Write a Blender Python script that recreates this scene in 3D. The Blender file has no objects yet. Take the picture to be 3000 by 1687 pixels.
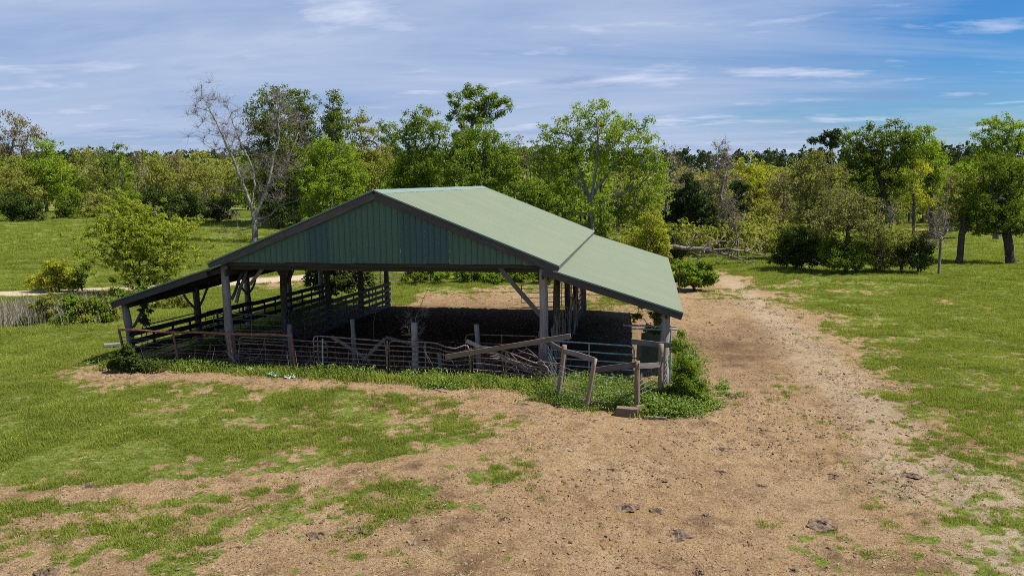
import bpy, math, random
import numpy as np
from mathutils import Matrix, Vector
random.seed(7); RNG = np.random.default_rng(7)
SC = bpy.context.scene
COL = SC.collection

# ---------------------------------------------------------------- camera
CAM = np.array([9.111, -25.072, 6.565]); F = 2254.0
PITCH, ROLL, YAW = 0.137, -0.010, -0.173
FW = np.array([math.sin(YAW)*math.cos(PITCH), math.cos(YAW)*math.cos(PITCH), -math.sin(PITCH)])
_r = np.array([math.cos(YAW), -math.sin(YAW), 0.0]); _u = np.cross(_r, FW)
RT = _r*math.cos(ROLL)+_u*math.sin(ROLL); UP = _u*math.cos(ROLL)-_r*math.sin(ROLL)
cam = bpy.data.cameras.new('camera'); camo = bpy.data.objects.new('camera', cam); COL.objects.link(camo)
cam.sensor_width = 36; cam.lens = F/3000*36; cam.clip_start = 0.1; cam.clip_end = 6000
camo.matrix_world = Matrix(((RT[0], UP[0], -FW[0], CAM[0]), (RT[1], UP[1], -FW[1], CAM[1]), (RT[2], UP[2], -FW[2], CAM[2]), (0, 0, 0, 1)))
SC.camera = camo
# ---------------------------------------------------------------- light, sky, exposure
SUN = Vector((0.67, 0.07, 1.0)).normalized()
SUN_EL = math.asin(SUN.z); SUN_AZ = math.atan2(SUN.x, SUN.y)
sl = bpy.data.lights.new('sun', 'SUN'); sl.energy = 4.9; sl.angle = math.radians(0.55); sl.color = (1.0, 0.955, 0.88)
so = bpy.data.objects.new('sun', sl); COL.objects.link(so); so.rotation_euler = SUN.to_track_quat('Z', 'Y').to_euler(); so.location = (0, 0, 60)
SC.view_settings.view_transform = 'Standard'; SC.view_settings.look = 'None'
SC.view_settings.exposure = 0.72; SC.view_settings.gamma = 1.0; SC.view_settings.use_curve_mapping = False
SC.cycles.filter_width = 0.9; SC.cycles.use_denoising = False; SC.cycles.max_bounces = 6; SC.cycles.transparent_max_bounces = 8

class NT:
    """tiny helper for node trees"""
    def __init__(s, tree): s.t = tree; s.L = tree.links
    def n(s, typ, **kw):
        nd = s.t.nodes.new(typ)
        for k, v in kw.items():
            if k.startswith('i_'): nd.inputs[k[2:].replace('_', ' ')].default_value = v
            else: setattr(nd, k, v)
        return nd
    def l(s, a, b): s.L.new(a, b)
    def math(s, op, a, b=None, c=None, clamp=False):
        nd = s.t.nodes.new('ShaderNodeMath'); nd.operation = op; nd.use_clamp = clamp
        for i, v in enumerate((a, b, c)):
            if v is None: continue
            if isinstance(v, (int, float)): nd.inputs[i].default_value = v
            else: s.l(v, nd.inputs[i])
        return nd.outputs[0]
    def mix(s, f, a, b, mode='MIX'):
        nd = s.t.nodes.new('ShaderNodeMix'); nd.data_type = 'RGBA'; nd.blend_type = mode
        for i, v in ((0, f), (6, a), (7, b)):
            if isinstance(v, (int, float)): nd.inputs[i].default_value = v
            elif isinstance(v, tuple): nd.inputs[i].default_value = (*v[:3], 1)
            else: s.l(v, nd.inputs[i])
        return nd.outputs[2]
    def noise(s, vec, scale, detail=4, rough=0.55, dist=0.0):
        nd = s.t.nodes.new('ShaderNodeTexNoise'); nd.inputs['Scale'].default_value = scale
        nd.inputs['Detail'].default_value = detail; nd.inputs['Roughness'].default_value = rough; nd.inputs['Distortion'].default_value = dist
        if vec is not None: s.l(vec, nd.inputs['Vector'])
        return nd.outputs[0]
    def ramp(s, f, stops):
        nd = s.t.nodes.new('ShaderNodeValToRGB'); e = nd.color_ramp.elements
        while len(e) < len(stops): e.new(0.5)
        for k, (p, c) in enumerate(stops):
            e[k].position = p; e[k].color = (*c, 1) if isinstance(c, tuple) else (c, c, c, 1)
        s.l(f, nd.inputs[0]); return nd.outputs[0]
    def mapping(s, vec, scale=(1, 1, 1), rot=(0, 0, 0), loc=(0, 0, 0)):
        nd = s.t.nodes.new('ShaderNodeMapping'); nd.inputs['Scale'].default_value = scale; nd.inputs['Rotation'].default_value = rot
        nd.inputs['Location'].default_value = loc; s.l(vec, nd.inputs['Vector']); return nd.outputs[0]

w = bpy.data.worlds.new('World'); SC.world = w; w.use_nodes = True
w.node_tree.nodes.clear(); N = NT(w.node_tree)
out = N.n('ShaderNodeOutputWorld'); bg = N.n('ShaderNodeBackground'); N.l(bg.outputs[0], out.inputs[0])
sky = N.n('ShaderNodeTexSky', sky_type='NISHITA', sun_disc=False, sun_elevation=SUN_EL, sun_rotation=SUN_AZ, altitude=200, air_density=1.0, dust_density=0.6, ozone_density=2.0)
tc = N.n('ShaderNodeTexCoord'); sep = N.n('ShaderNodeSeparateXYZ'); N.l(tc.outputs['Generated'], sep.inputs[0])
zz = N.math('MAXIMUM', sep.outputs[2], 0.0)
zc = N.math('ADD', zz, 0.07)
cx = N.math('DIVIDE', sep.outputs[0], zc); cy = N.math('DIVIDE', sep.outputs[1], zc)
cmb = N.n('ShaderNodeCombineXYZ'); N.l(cx, cmb.inputs[0]); N.l(cy, cmb.inputs[1])
pl = cmb.outputs[0]
veil = N.noise(N.mapping(pl, (0.22, 0.34, 1), (0, 0, 0.35), (3.1, 1.2, 0)), 1.0, 6, 0.55, 0.6)
streak = N.noise(N.mapping(pl, (0.25, 0.8, 1), (0, 0, -0.35), (0.3, 4.4, 0)), 1.0, 7, 0.62, 0.4)
side = N.math('SUBTRACT', N.math('MULTIPLY', sep.outputs[0], 1.0), 0.24)   # cloud cover thins out towards one side of the sky
bias = N.math('MULTIPLY', side, -2.0)
elev = N.math('MULTIPLY', N.math('SUBTRACT', 0.13, zz), 2.0)
vf = N.math('ADD', N.math('ADD', N.math('ADD', N.math('MULTIPLY', veil, 1.5), N.math('MULTIPLY', streak, 0.9)), bias), elev)
vf = N.ramp(N.math('SUBTRACT', vf, 0.62), [(0.32, 0.0), (1.0, 0.85)])
puff = N.noise(N.mapping(pl, (0.9, 1.5, 1), (0, 0, 0.1), (7.3, 2.0, 0)), 1.0, 8, 0.6, 0.2)
pf = N.math('MULTIPLY', N.ramp(puff, [(0.56, 0.0), (0.70, 0.9)]), 0.7)
hs = N.n('ShaderNodeHueSaturation'); hs.inputs['Saturation'].default_value = 1.45; hs.inputs['Value'].default_value = 0.84; hs.inputs['Hue'].default_value = 0.492
N.l(sky.outputs[0], hs.inputs['Color'])
c1 = N.mix(vf, N.mix(1.0, hs.outputs[0], (0.48, 0.70, 1.0), 'MULTIPLY'), (2.75, 3.65, 5.6))
cir = N.noise(N.mapping(pl, (0.14, 0.48, 1), (0, 0, -0.30), (5.1, 8.4, 0)), 1.0, 9, 0.66, 0.9)
c1 = N.mix(N.ramp(N.math('ADD', cir, N.math('MULTIPLY', N.math('MAXIMUM', side, -0.2), -0.42)), [(0.44, 0.0), (0.78, 0.75)]), c1, (4.7, 5.35, 6.8))
gap_ = N.noise(N.mapping(pl, (0.55, 0.8, 1), (0, 0, 0.5), (1.7, 3.3, 0)), 1.0, 9, 0.68, 0.3)
c1 = N.mix(N.ramp(gap_, [(0.58, 0.0), (0.68, 0.55)]), c1, (2.0, 2.75, 4.9))
c2 = N.mix(pf, c1, (6.3, 6.6, 7.9))
N.l(c2, bg.inputs[0]); bg.inputs[1].default_value = 0.076

# ---------------------------------------------------------------- helpers
def tag(o, label=None, cat=None, group=None, kind=None):
    if label: o['label'] = label
    if cat: o['category'] = cat
    if group: o['group'] = group
    if kind: o['kind'] = kind
    return o
LOC = {}
def thing(name, loc, label, cat, group=None):
    o = bpy.data.objects.new(name, None); COL.objects.link(o); o.location = loc; o.empty_display_size = 0.2
    LOC[o.name] = Vector(loc); return tag(o, label, cat, group)
def mk_mesh(name, V, F4=None, F3=None, mat=None, smooth=False):
    me = bpy.data.meshes.new(name)
    V = np.asarray(V, np.float32).reshape(-1, 3)
    q = np.asarray(F4, np.int32).reshape(-1, 4) if F4 is not None and len(F4) else np.zeros((0, 4), np.int32)
    t = np.asarray(F3, np.int32).reshape(-1, 3) if F3 is not None and len(F3) else np.zeros((0, 3), np.int32)
    me.vertices.add(len(V)); me.vertices.foreach_set('co', V.ravel())
    me.loops.add(q.size+t.size); me.loops.foreach_set('vertex_index', np.concatenate([q.ravel(), t.ravel()]))
    me.polygons.add(len(q)+len(t))
    ls = np.concatenate([np.arange(len(q))*4, q.size+np.arange(len(t))*3]).astype(np.int32)
    me.polygons.foreach_set('loop_start', ls)
    me.polygons.foreach_set('use_smooth', np.full(len(q)+len(t), bool(smooth)))
    me.update(calc_edges=True)
    if mat: me.materials.append(mat)
    return me
def put(name, me, parent=None, M=None):
    o = bpy.data.objects.new(name, me); COL.objects.link(o)
    if parent is not None:
        o.parent = parent; o.matrix_parent_inverse = Matrix.Translation(-LOC[parent.name])
    if M is not None: o.matrix_basis = M
    return o
def frame(A, B, up=(0, 0, 1)):
    A = Vector(A); B = Vector(B); x = (B-A).normalized(); up = Vector(up)
    if abs(x.dot(up)) > 0.98: up = Vector((0, 1, 0))
    y = up.cross(x).normalized(); z = x.cross(y)
    return Matrix(((x.x, y.x, z.x, A.x), (x.y, y.y, z.y, A.y), (x.z, y.z, z.z, A.z), (0, 0, 0, 1))), (B-A).length
def beam(name, A, B, wz, ty, mat, parent=None, up=(0, 0, 1), seg=5, wob=0.012):
    """a sawn board from A to B, wz wide, ty thick, slightly warped and uneven"""
    M, L = frame(A, B, up); V = []; Q = []
    a1, a2 = RNG.normal(0, wob, 2)
    for i in range(seg+1):
        s = i/seg; b = math.sin(math.pi*s)
        dz = a1*b + RNG.normal(0, wob*0.2); dy = a2*b
        e = 1+RNG.normal(0, 0.03)
        for yy, zz_ in ((-1, -1), (1, -1), (1, 1), (-1, 1)): V.append((s*L, yy*ty/2+dy, zz_*wz/2*e+dz))
    for i in range(seg):
        for k in range(4): Q.append((i*4+k, i*4+(k+1) % 4, i*4+4+(k+1) % 4, i*4+4+k))
    Q += [(3, 2, 1, 0), tuple(seg*4+k for k in range(4))]
    return put(name, mk_mesh(name, V, Q, mat=mat), parent, M)
def log(name, A, B, r0, r1, mat, parent=None, sides=9, seg=9, wob=0.13, bend=0.04):
    """a round pole with bark lumps from A to B"""
    M, L = frame(A, B); V = []; Q = []
    ph = RNG.random(4)*6.3; b1, b2 = RNG.normal(0, bend, 2)
    for i in range(seg+1):
        s = i/seg; r = r0+(r1-r0)*s
        if RNG.random() < 0.25: r *= 1.10
        ox = b1*math.sin(math.pi*s)+0.25*bend*math.sin(ph[0]+s*7); oy = b2*math.sin(math.pi*s)+0.25*bend*math.sin(ph[1]+s*9)
        for k in range(sides):
            a = 2*math.pi*k/sides
            rr = r*(1+wob*0.5*math.sin(3*a+ph[2]+s*2)+RNG.normal(0, wob*0.3))
            V.append((s*L, math.cos(a)*rr+ox, math.sin(a)*rr+oy))
    for i in range(seg):
        for k in range(sides): Q.append((i*sides+k, i*sides+(k+1) % sides, (i+1)*sides+(k+1) % sides, (i+1)*sides+k))
    n = len(V); V += [(0, b1*0, 0), (L, 0, 0)]; T = []
    for k in range(sides): T.append((n, (k+1) % sides, k)); T.append((n+1, seg*sides+k, seg*sides+(k+1) % sides))
    return put(name, mk_mesh(name, V, Q, T, mat, smooth=True), parent, M)
def tube_arrays(P, R, sides=6, cap=True):
    """one tube through points P with radii R"""
    P = np.asarray(P, float); R = np.broadcast_to(np.asarray(R, float), (len(P),))
    T = np.gradient(P, axis=0); T /= np.linalg.norm(T, axis=1)[:, None]+1e-9
    ref = np.array([0, 0, 1.0]) if abs(T[:, 2]).mean() < 0.8 else np.array([0, 1.0, 0])
    a = np.cross(T, ref); a /= np.linalg.norm(a, axis=1)[:, None]+1e-9; b = np.cross(T, a)
    th = np.arange(sides)*2*math.pi/sides
    V = P[:, None]+R[:, None, None]*(a[:, None]*np.cos(th)[None, :, None]+b[:, None]*np.sin(th)[None, :, None])
    V = V.reshape(-1, 3); i = np.arange(len(P)-1)[:, None]*sides; k = np.arange(sides)[None]; k2 = (k+1) % sides
    Q = np.stack([i+k, i+k2, i+sides+k2, i+sides+k], -1).reshape(-1, 4)
    return V, Q
class Buf:
    def __init__(s): s.V = []; s.Q = []; s.T = []; s.n = 0
    def add(s, V, Q=None, T=None):
        V = np.asarray(V).reshape(-1, 3); s.V.append(V)
        if Q is not None and len(Q): s.Q.append(np.asarray(Q)+s.n)
        if T is not None and len(T): s.T.append(np.asarray(T)+s.n)
        s.n += len(V); return s
    def tube(s, P, R, sides=6): return s.add(*tube_arrays(P, R, sides))
    def mesh(s, name, mat, smooth=False):
        return mk_mesh(name, np.concatenate(s.V), np.concatenate(s.Q) if s.Q else None, np.concatenate(s.T) if s.T else None, mat, smooth)
def tube(name, P, R, mat, parent=None, sides=6):
    return put(name, Buf().tube(P, R, sides).mesh(name, mat, True), parent)

# value noise
_H = RNG.random((512, 512))
def vnoise(x, y):
    xi = np.floor(x).astype(int); yi = np.floor(y).astype(int); fx = x-xi; fy = y-yi
    fx = fx*fx*(3-2*fx); fy = fy*fy*(3-2*fy); g = lambda a, b: _H[a % 512, b % 512]
    return (g(xi, yi)*(1-fx)+g(xi+1, yi)*fx)*(1-fy)+(g(xi, yi+1)*(1-fx)+g(xi+1, yi+1)*fx)*fy
def fbm(x, y, sc, octv=4, gain=0.5, seed=0):
    v = 0; a = 1; t = 0
    for o in range(octv):
        v = v+a*vnoise(x*sc*2**o+17.3*o+seed*31.7, y*sc*2**o+9.1*o+seed*12.9); t += a; a *= gain
    return v/t
def sstep(a, b, x): t = np.clip((x-a)/(b-a), 0, 1); return t*t*(3-2*t)

def terrain(x, y):
    """height of the land (without the small lumps)"""
    x = np.asarray(x, float); y = np.asarray(y, float)
    z = -0.035*np.clip(y, 0, 27)-0.04*np.clip(x-6, 0, 6)
    dx = x-9.1; dy = y+25
    dep = dy*0.985-dx*0.171; lat = dx*0.985+dy*0.171; a = lat/np.maximum(dep, 5)
    d = np.hypot(dx, dy)
    left = sstep(0.12, 0.32, -a)
    z = z+left*2.5*sstep(62, 165, d)
    z = z+0.30*(fbm(x, y, 0.045, 3, 0.5, 3)-0.5)*sstep(32, 60, d)
    z = z+11.5*sstep(250, 460, d)*(0.8+0.5*fbm(x, y, 0.006, 2, 0.5, 5))
    return z
def tz(x, y): return float(terrain(x, y))
def ray(u, v): return FW+RT*(u-1500)/F-UP*(v-843.5)/F            # u,v as measured on the photograph
def on_ground(u, v):
    d = ray(u, v); z = 0.0
    for _ in range(8):
        P = CAM+d*((z-CAM[2])/d[2]); z = tz(P[0], P[1])
    return np.array([P[0], P[1], z])
def on_y(u, v, Y): d = ray(u, v); return CAM+d*((Y-CAM[1])/d[1])   # point in the vertical plane y = Y
K = 1.16460                                                       # second measuring scale of the photograph
def at_depth(u, v, D): return CAM+ray(u*K, v*K)*D
def base_at(u, D):
    v = 600.0
    for _ in range(25):
        P = at_depth(u, v, D); v += (P[2]-tz(P[0], P[1]))*F/K/D
    return P

# ---------------------------------------------------------------- materials
def new_mat(name):
    m = bpy.data.materials.new(name); m.use_nodes = True; m.node_tree.nodes.clear(); n = NT(m.node_tree)
    o = n.n('ShaderNodeOutputMaterial'); b = n.n('ShaderNodeBsdfPrincipled'); n.l(b.outputs[0], o.inputs[0]); return m, n, b, o
def bump(n, b, h, strength, dist):
    bp = n.n('ShaderNodeBump'); bp.inputs['Strength'].default_value = strength; bp.inputs['Distance'].default_value = dist
    n.l(h, bp.inputs['Height']); n.l(bp.outputs[0], b.inputs['Normal'])
def wood_mat(name, dark, light, warm, scale=1.0):
    m, n, b, o = new_mat(name); tcn = n.n('ShaderNodeTexCoord'); oi = n.n('ShaderNodeObjectInfo')
    vm = n.n('ShaderNodeVectorMath', operation='ADD'); n.l(tcn.outputs['Object'], vm.inputs[0])
    cm = n.n('ShaderNodeCombineXYZ'); n.l(n.math('MULTIPLY', oi.outputs['Random'], 37.0), cm.inputs[0]); n.l(n.math('MULTIPLY', oi.outputs['Random'], 11.0), cm.inputs[1]); n.l(cm.outputs[0], vm.inputs[1])
    g = n.noise(n.mapping(vm.outputs[0], (1.6*scale, 22*scale, 22*scale)), 1.0, 6, 0.65, 0.5)
    p = n.noise(n.mapping(vm.outputs[0], (1.2, 3, 3)), 1.0, 4, 0.6)
    c = n.mix(n.ramp(g, [(0.3, 0.0), (0.7, 1.0)]), dark, light)
    c = n.mix(n.ramp(p, [(0.45, 0.0), (0.75, 0.7)]), c, warm)
    v = n.math('ADD', n.math('MULTIPLY', oi.outputs['Random'], 0.5), 0.75)
    hsv = n.n('ShaderNodeHueSaturation'); n.l(c, hsv.inputs['Color']); n.l(v, hsv.inputs['Value']); n.l(hsv.outputs[0], b.inputs['Base Color'])
    b.inputs['Roughness'].default_value = 0.9; b.inputs['Specular IOR Level'].default_value = 0.15
    bump(n, b, g, 0.5, 0.012); return m
def metal_paint(name, base, tint, rough=0.5, spec=0.4, streak_axis=0, grime=None):
    m, n, b, o = new_mat(name); tcn = n.n('ShaderNodeTexCoord'); oi = n.n('ShaderNodeObjectInfo')
    geo = n.n('ShaderNodeNewGeometry')
    st = n.noise(n.mapping(tcn.outputs['Object'], (0.35, 14, 1) if streak_axis == 0 else (14, 1, 0.5)), 1.0, 5, 0.6)
    pa = n.noise(geo.outputs['Position'], 0.7, 5, 0.6)
    fi = n.noise(geo.outputs['Position'], 38, 3, 0.7)
    f = n.math('ADD', n.math('MULTIPLY', st, 0.5), n.math('MULTIPLY', pa, 0.5))
    c = n.mix(n.ramp(f, [(0.35, 0.0), (0.65, 1.0)]), base, tint)
    c = n.mix(n.ramp(oi.outputs['Random'], [(0.0, 0.0), (1.0, 0.55)]), c, tuple(x*0.86 for x in tint))
    if grime:                                               # dirt that has settled along the foot of each rib, broken up by noise
        ax, spc, off, amt = grime; so_ = n.n('ShaderNodeSeparateXYZ'); n.l(tcn.outputs['Object'], so_.inputs[0])
        fr = n.math('FRACT', n.math('DIVIDE', n.math('SUBTRACT', so_.outputs[ax], off), spc)); dd = n.math('ABSOLUTE', n.math('SUBTRACT', fr, 0.62))
        ln = n.ramp(dd, [(0.05, 1.0), (0.14, 0.0)]); br = n.ramp(n.noise(geo.outputs['Position'], 2.2, 4, 0.6), [(0.3, 0.35), (0.65, 1.0)])
        c = n.mix(n.math('MULTIPLY', n.math('MULTIPLY', ln, br), amt), c, (0.03, 0.045, 0.03))
    hsv = n.n('ShaderNodeHueSaturation'); n.l(c, hsv.inputs['Color']); n.l(n.math('ADD', n.math('MULTIPLY', fi, 0.22), 0.89), hsv.inputs['Value']); n.l(hsv.outputs[0], b.inputs['Base Color'])
    b.inputs['Roughness'].default_value = rough; b.inputs['Specular IOR Level'].default_value = spec; return m
def rusty(name, a, bcol, rough=0.7, metallic=0.0, sc=9):
    m, n, b, o = new_mat(name); geo = n.n('ShaderNodeNewGeometry')
    f = n.noise(geo.outputs['Position'], sc, 5, 0.65)
    n.l(n.mix(n.ramp(f, [(0.38, 0.0), (0.62, 1.0)]), a, bcol), b.inputs['Base Color']); b.inputs['Roughness'].default_value = rough
    b.inputs['Metallic'].default_value = metallic; b.inputs['Specular IOR Level'].default_value = 0.35; bump(n, b, f, 0.3, 0.004); return m
def leaf_mat(name, col, col2, trans=0.45, inst=False, gloss=0.0):
    m = bpy.data.materials.new(name); m.use_nodes = True; m.node_tree.nodes.clear(); n = NT(m.node_tree)
    o = n.n('ShaderNodeOutputMaterial'); geo = n.n('ShaderNodeNewGeometry'); oi = n.n('ShaderNodeObjectInfo')
    rnd = oi.outputs['Random'] if inst else geo.outputs['Random Per Island']
    big = n.noise(geo.outputs['Position'], 0.35 if not inst else 0.5, 3, 0.6)
    f = n.math('ADD', n.math('MULTIPLY', rnd, 0.6), n.math('MULTIPLY', n.ramp(big, [(0.35, 0.0), (0.65, 1.0)]), 0.4))
    c = n.mix(f, col, col2)
    d = n.n('ShaderNodeBsdfDiffuse'); t = n.n('ShaderNodeBsdfTranslucent'); mx = n.n('ShaderNodeMixShader')
    n.l(c, d.inputs[0])
    ct = n.mix(0.5, c, (1.0, 1.0, 0.35), 'MULTIPLY'); n.l(ct, t.inputs[0]); mx.inputs[0].default_value = trans
    n.l(d.outputs[0], mx.inputs[1]); n.l(t.outputs[0], mx.inputs[2])
    if gloss:
        g = n.n('ShaderNodeBsdfGlossy'); g.inputs['Roughness'].default_value = 0.5; g.inputs['Color'].default_value = (0.9, 0.95, 0.9, 1); mg = n.n('ShaderNodeMixShader'); mg.inputs[0].default_value = gloss
        n.l(mx.outputs[0], mg.inputs[1]); n.l(g.outputs[0], mg.inputs[2]); n.l(mg.outputs[0], o.inputs[0])
    else: n.l(mx.outputs[0], o.inputs[0])
    return m
def bark_mat(name, a, bcol, sc=2.0):
    m, n, b, o = new_mat(name); geo = n.n('ShaderNodeNewGeometry')
    f = n.noise(n.mapping(geo.outputs['Position'], (sc*2, sc*2, sc*0.5)), 1.0, 6, 0.7)
    n.l(n.mix(n.ramp(f, [(0.36, 0.0), (0.64, 1.0)]), a, bcol), b.inputs['Base Color']); b.inputs['Roughness'].default_value = 0.95; b.inputs['Specular IOR Level'].default_value = 0.1
    bump(n, b, f, 0.6, 0.03); return m

M_WOOD = wood_mat('weathered_wood', (0.075, 0.066, 0.06), (0.21, 0.19, 0.178), (0.13, 0.10, 0.08))
M_RAKE = wood_mat('rake_board_wood', (0.05, 0.046, 0.045), (0.115, 0.106, 0.105), (0.07, 0.06, 0.055))
M_POLE = wood_mat('grey_pole_wood', (0.14, 0.125, 0.115), (0.36, 0.33, 0.315), (0.21, 0.17, 0.14), 0.7)
M_POST = wood_mat('fence_post_wood', (0.10, 0.065, 0.04), (0.27, 0.20, 0.14), (0.20, 0.18, 0.16), 0.9)
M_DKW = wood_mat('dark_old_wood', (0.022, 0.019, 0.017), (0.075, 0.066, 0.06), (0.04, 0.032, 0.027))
M_ROOF = metal_paint('sage_roof_paint', (0.205, 0.25, 0.155), (0.245, 0.275, 0.19), 0.68, 0.22, 0, (1, 17.906/100, 0.0, 0.45))
M_TRIM = metal_paint('roof_trim_paint', (0.13, 0.22, 0.16), (0.17, 0.26, 0.21), 0.5, 0.4)
M_RIDGE = metal_paint('ridge_cap_paint', (0.14, 0.205, 0.17), (0.17, 0.235, 0.20), 0.5, 0.4)
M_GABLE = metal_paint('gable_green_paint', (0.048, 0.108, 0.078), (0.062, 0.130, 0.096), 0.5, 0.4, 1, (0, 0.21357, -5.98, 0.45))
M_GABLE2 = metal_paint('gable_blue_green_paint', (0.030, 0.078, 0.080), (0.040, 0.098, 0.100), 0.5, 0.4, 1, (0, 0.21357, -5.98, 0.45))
M_RUST = rusty('rusty_pipe', (0.17, 0.06, 0.038), (0.30, 0.135, 0.09))
M_RUST2 = rusty('brown_rusty_pipe', (0.11, 0.06, 0.045), (0.27, 0.19, 0.165))
M_GALV = rusty('galvanised_pipe', (0.20, 0.25, 0.28), (0.36, 0.41, 0.44), 0.5, 0.3)
M_WIRE = rusty('fence_wire', (0.14, 0.14, 0.14), (0.26, 0.25, 0.24), 0.6)
M_TPOST = rusty('dark_steel', (0.03, 0.02, 0.02), (0.07, 0.045, 0.04))
M_BARK = bark_mat('grey_brown_bark', (0.06, 0.05, 0.04), (0.20, 0.17, 0.14))
M_BARKP = bark_mat('pale_bark', (0.10, 0.085, 0.075), (0.31, 0.28, 0.255))
M_BARKD = bark_mat('dark_bark', (0.03, 0.024, 0.02), (0.09, 0.07, 0.055))
M_TWIG = bark_mat('twig_bark', (0.11, 0.085, 0.07), (0.26, 0.215, 0.185))
LEAF = {
 'willow': leaf_mat('willow_leaves', (0.19, 0.25, 0.02), (0.40, 0.44, 0.045), 0.52),
 'bright': leaf_mat('bright_leaves', (0.165, 0.245, 0.022), (0.35, 0.45, 0.045), 0.5),
 'mid': leaf_mat('mid_green_leaves', (0.10, 0.165, 0.018), (0.26, 0.345, 0.035), 0.48),
 'dark': leaf_mat('dark_green_leaves', (0.07, 0.112, 0.015), (0.22, 0.28, 0.03), 0.48),
 'olive': leaf_mat('olive_leaves', (0.18, 0.20, 0.035), (0.38, 0.38, 0.08), 0.48),
 'yellow': leaf_mat('yellow_green_leaves', (0.28, 0.32, 0.025), (0.52, 0.50, 0.06), 0.52),
 'tan': leaf_mat('tan_young_leaves', (0.19, 0.16, 0.075), (0.30, 0.26, 0.12), 0.4),
 'pine': leaf_mat('pine_needles', (0.03, 0.048, 0.018), (0.07, 0.095, 0.035), 0.2),
 'cedar': leaf_mat('cedar_needles', (0.035, 0.06, 0.014), (0.10, 0.13, 0.028), 0.3),
 'weed': leaf_mat('weed_leaves', (0.05, 0.13, 0.02), (0.13, 0.26, 0.04), 0.4, gloss=0.03),
}

# ---------------------------------------------------------------- land
COVER = """20,860,.95 100,900,.95 200,870,.9 230,928,.25 280,955,.2 60,980,.97 150,1000,.97 300,1000,.85 450,985,.75 600,985,.7 500,1040,.9 700,1020,.85 900,1060,.85
1050,1080,.65 1000,1020,.5 850,990,.5 700,955,.1 300,932,0 380,938,0 450,942,0 520,944,0 600,948,0 680,952,0 760,955,.03 840,960,.04 920,966,.05 1000,972,.05 1080,980,.05 1160,988,.04 1260,1000,0 1100,1020,.3 1200,1010,.15 1150,1080,.5 1250,1080,.25 60,1100,.97 250,1100,.97 450,1130,.93 650,1120,.85 850,1140,.8
1000,1130,.62 1100,1150,.42 50,1180,.92 300,1180,.88 500,1190,.8 700,1180,.7 900,1170,.6 0,1245,.3 200,1247,.25 400,1232,.35 600,1208,.45 850,1190,.3 1050,1170,.3
50,1275,.85 250,1275,.8 450,1265,.6 600,1290,.45 700,1250,.45 900,1230,.5 1050,1210,.4 1200,1170,.4 1300,1150,.2 1300,1100,.12 100,1330,.35 300,1350,.5 450,1340,.5 600,1340,.22
750,1270,.5 850,1260,.5 950,1250,.42 1150,1240,.2 100,1380,.25 200,1390,.35 480,1410,.3 700,1400,.12 50,1440,.12 300,1440,.1 800,1330,.15 900,1300,.2 1000,1350,.08 1100,1400,.1
1300,1300,.05 1400,1100,.02 1350,1000,.05 1500,1200,.02 1700,1150,0 1900,1100,0 1800,950,0 1900,800,0 2000,900,.03 2100,1000,.05 2200,1100,.08 2150,900,.15 2200,900,.42 2300,900,.75
2100,850,.2 2160,830,.5 2300,820,.85 2500,820,.93 2000,760,.2 2070,760,.55 2150,760,.9 1950,720,.5 1850,700,.08 1900,690,.75 1790,670,.8 2000,690,.97 2300,700,1 2550,720,1
2500,900,.8 2400,950,.75 2350,1000,.5 2280,980,.3 2500,1000,.75 2550,1100,.72 2450,1080,.55 2380,1050,.3 2300,1080,.15 2500,1180,.6 2450,1200,.45 2380,1200,.28 2300,1200,.12
2550,1250,.5 2450,1300,.38 2350,1300,.22 2250,1280,.1 2550,1350,.4 2400,1400,.3 2300,1390,.3 2100,1410,.3 2230,1350,.12 2500,1440,.35 1900,1400,.05 1750,1440,.02
1740,740,.05 1800,745,.3 1950,830,0 2030,830,.05 2080,870,.05 2100,920,.03 1900,870,0 2150,960,.05 2200,1020,.08 1850,715,.05 1900,740,.05 1950,790,.03 2010,800,.08 1820,800,0 1870,765,.03 1760,830,0 1800,900,0 1850,735,.25 1760,770,0 1480,1440,.03 1400,1350,.04 1500,1300,.02 1750,1300,0 2000,1250,.03 1700,1050,0 1650,1010,.1 1560,1070,0
1000,745,.85 1030,720,.97 1200,708,.95 1080,745,.1 1250,735,.1 1400,716,.35 1300,765,0 1100,765,0 1450,703,.95 1550,740,.15 1600,758,.5 1650,775,.15 1640,700,.6 1500,700,.7 1500,735,.05
560,740,.95 650,760,.9 600,722,.6 700,716,.2 740,708,.3 760,735,.9 200,780,1 400,780,.95 150,700,.95 30,700,.9 100,650,1 500,650,1 300,600,1 60,560,1 500,560,1 20,640,1 650,690,.8 780,690,.9
2850,1400,.7 2850,1150,.85 2850,950,.95 3200,1400,.9 3200,1000,1 2750,800,1 3500,1500,1 3600,900,1 -300,1200,.9 -300,1400,.5 -500,1000,1 -700,1300,.9 2200,660,1 2500,660,1 1850,620,1 1950,650,1 1500,640,1 1200,640,1 900,640,1"""
CP = []
for tok in COVER.split():
    u, v, g = map(float, tok.split(',')); P = on_ground(u*K, v*K); CP.append((P[0], P[1], g))
CP = np.array(CP)
def logpol(x, y):
    dx = x-9.1; dy = y+27.0
    return np.arctan2(dx, dy)*1.5, np.log(np.hypot(dx, dy)+1)
CPA, CPL = logpol(CP[:, 0], CP[:, 1])
def poly_dist(x, y, pts):
    d = np.full(np.shape(x), 1e9)
    for (x0, y0), (x1, y1) in zip(pts[:-1], pts[1:]):
        vx, vy = x1-x0, y1-y0; t = np.clip(((x-x0)*vx+(y-y0)*vy)/(vx*vx+vy*vy), 0, 1)
        d = np.minimum(d, np.hypot(x-x0-t*vx, y-y0-t*vy))
    return d
def gpath(s): return [tuple(on_ground(float(a.split(',')[0])*K, float(a.split(',')[1])*K)[:2]) for a in s.split()]
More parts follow.
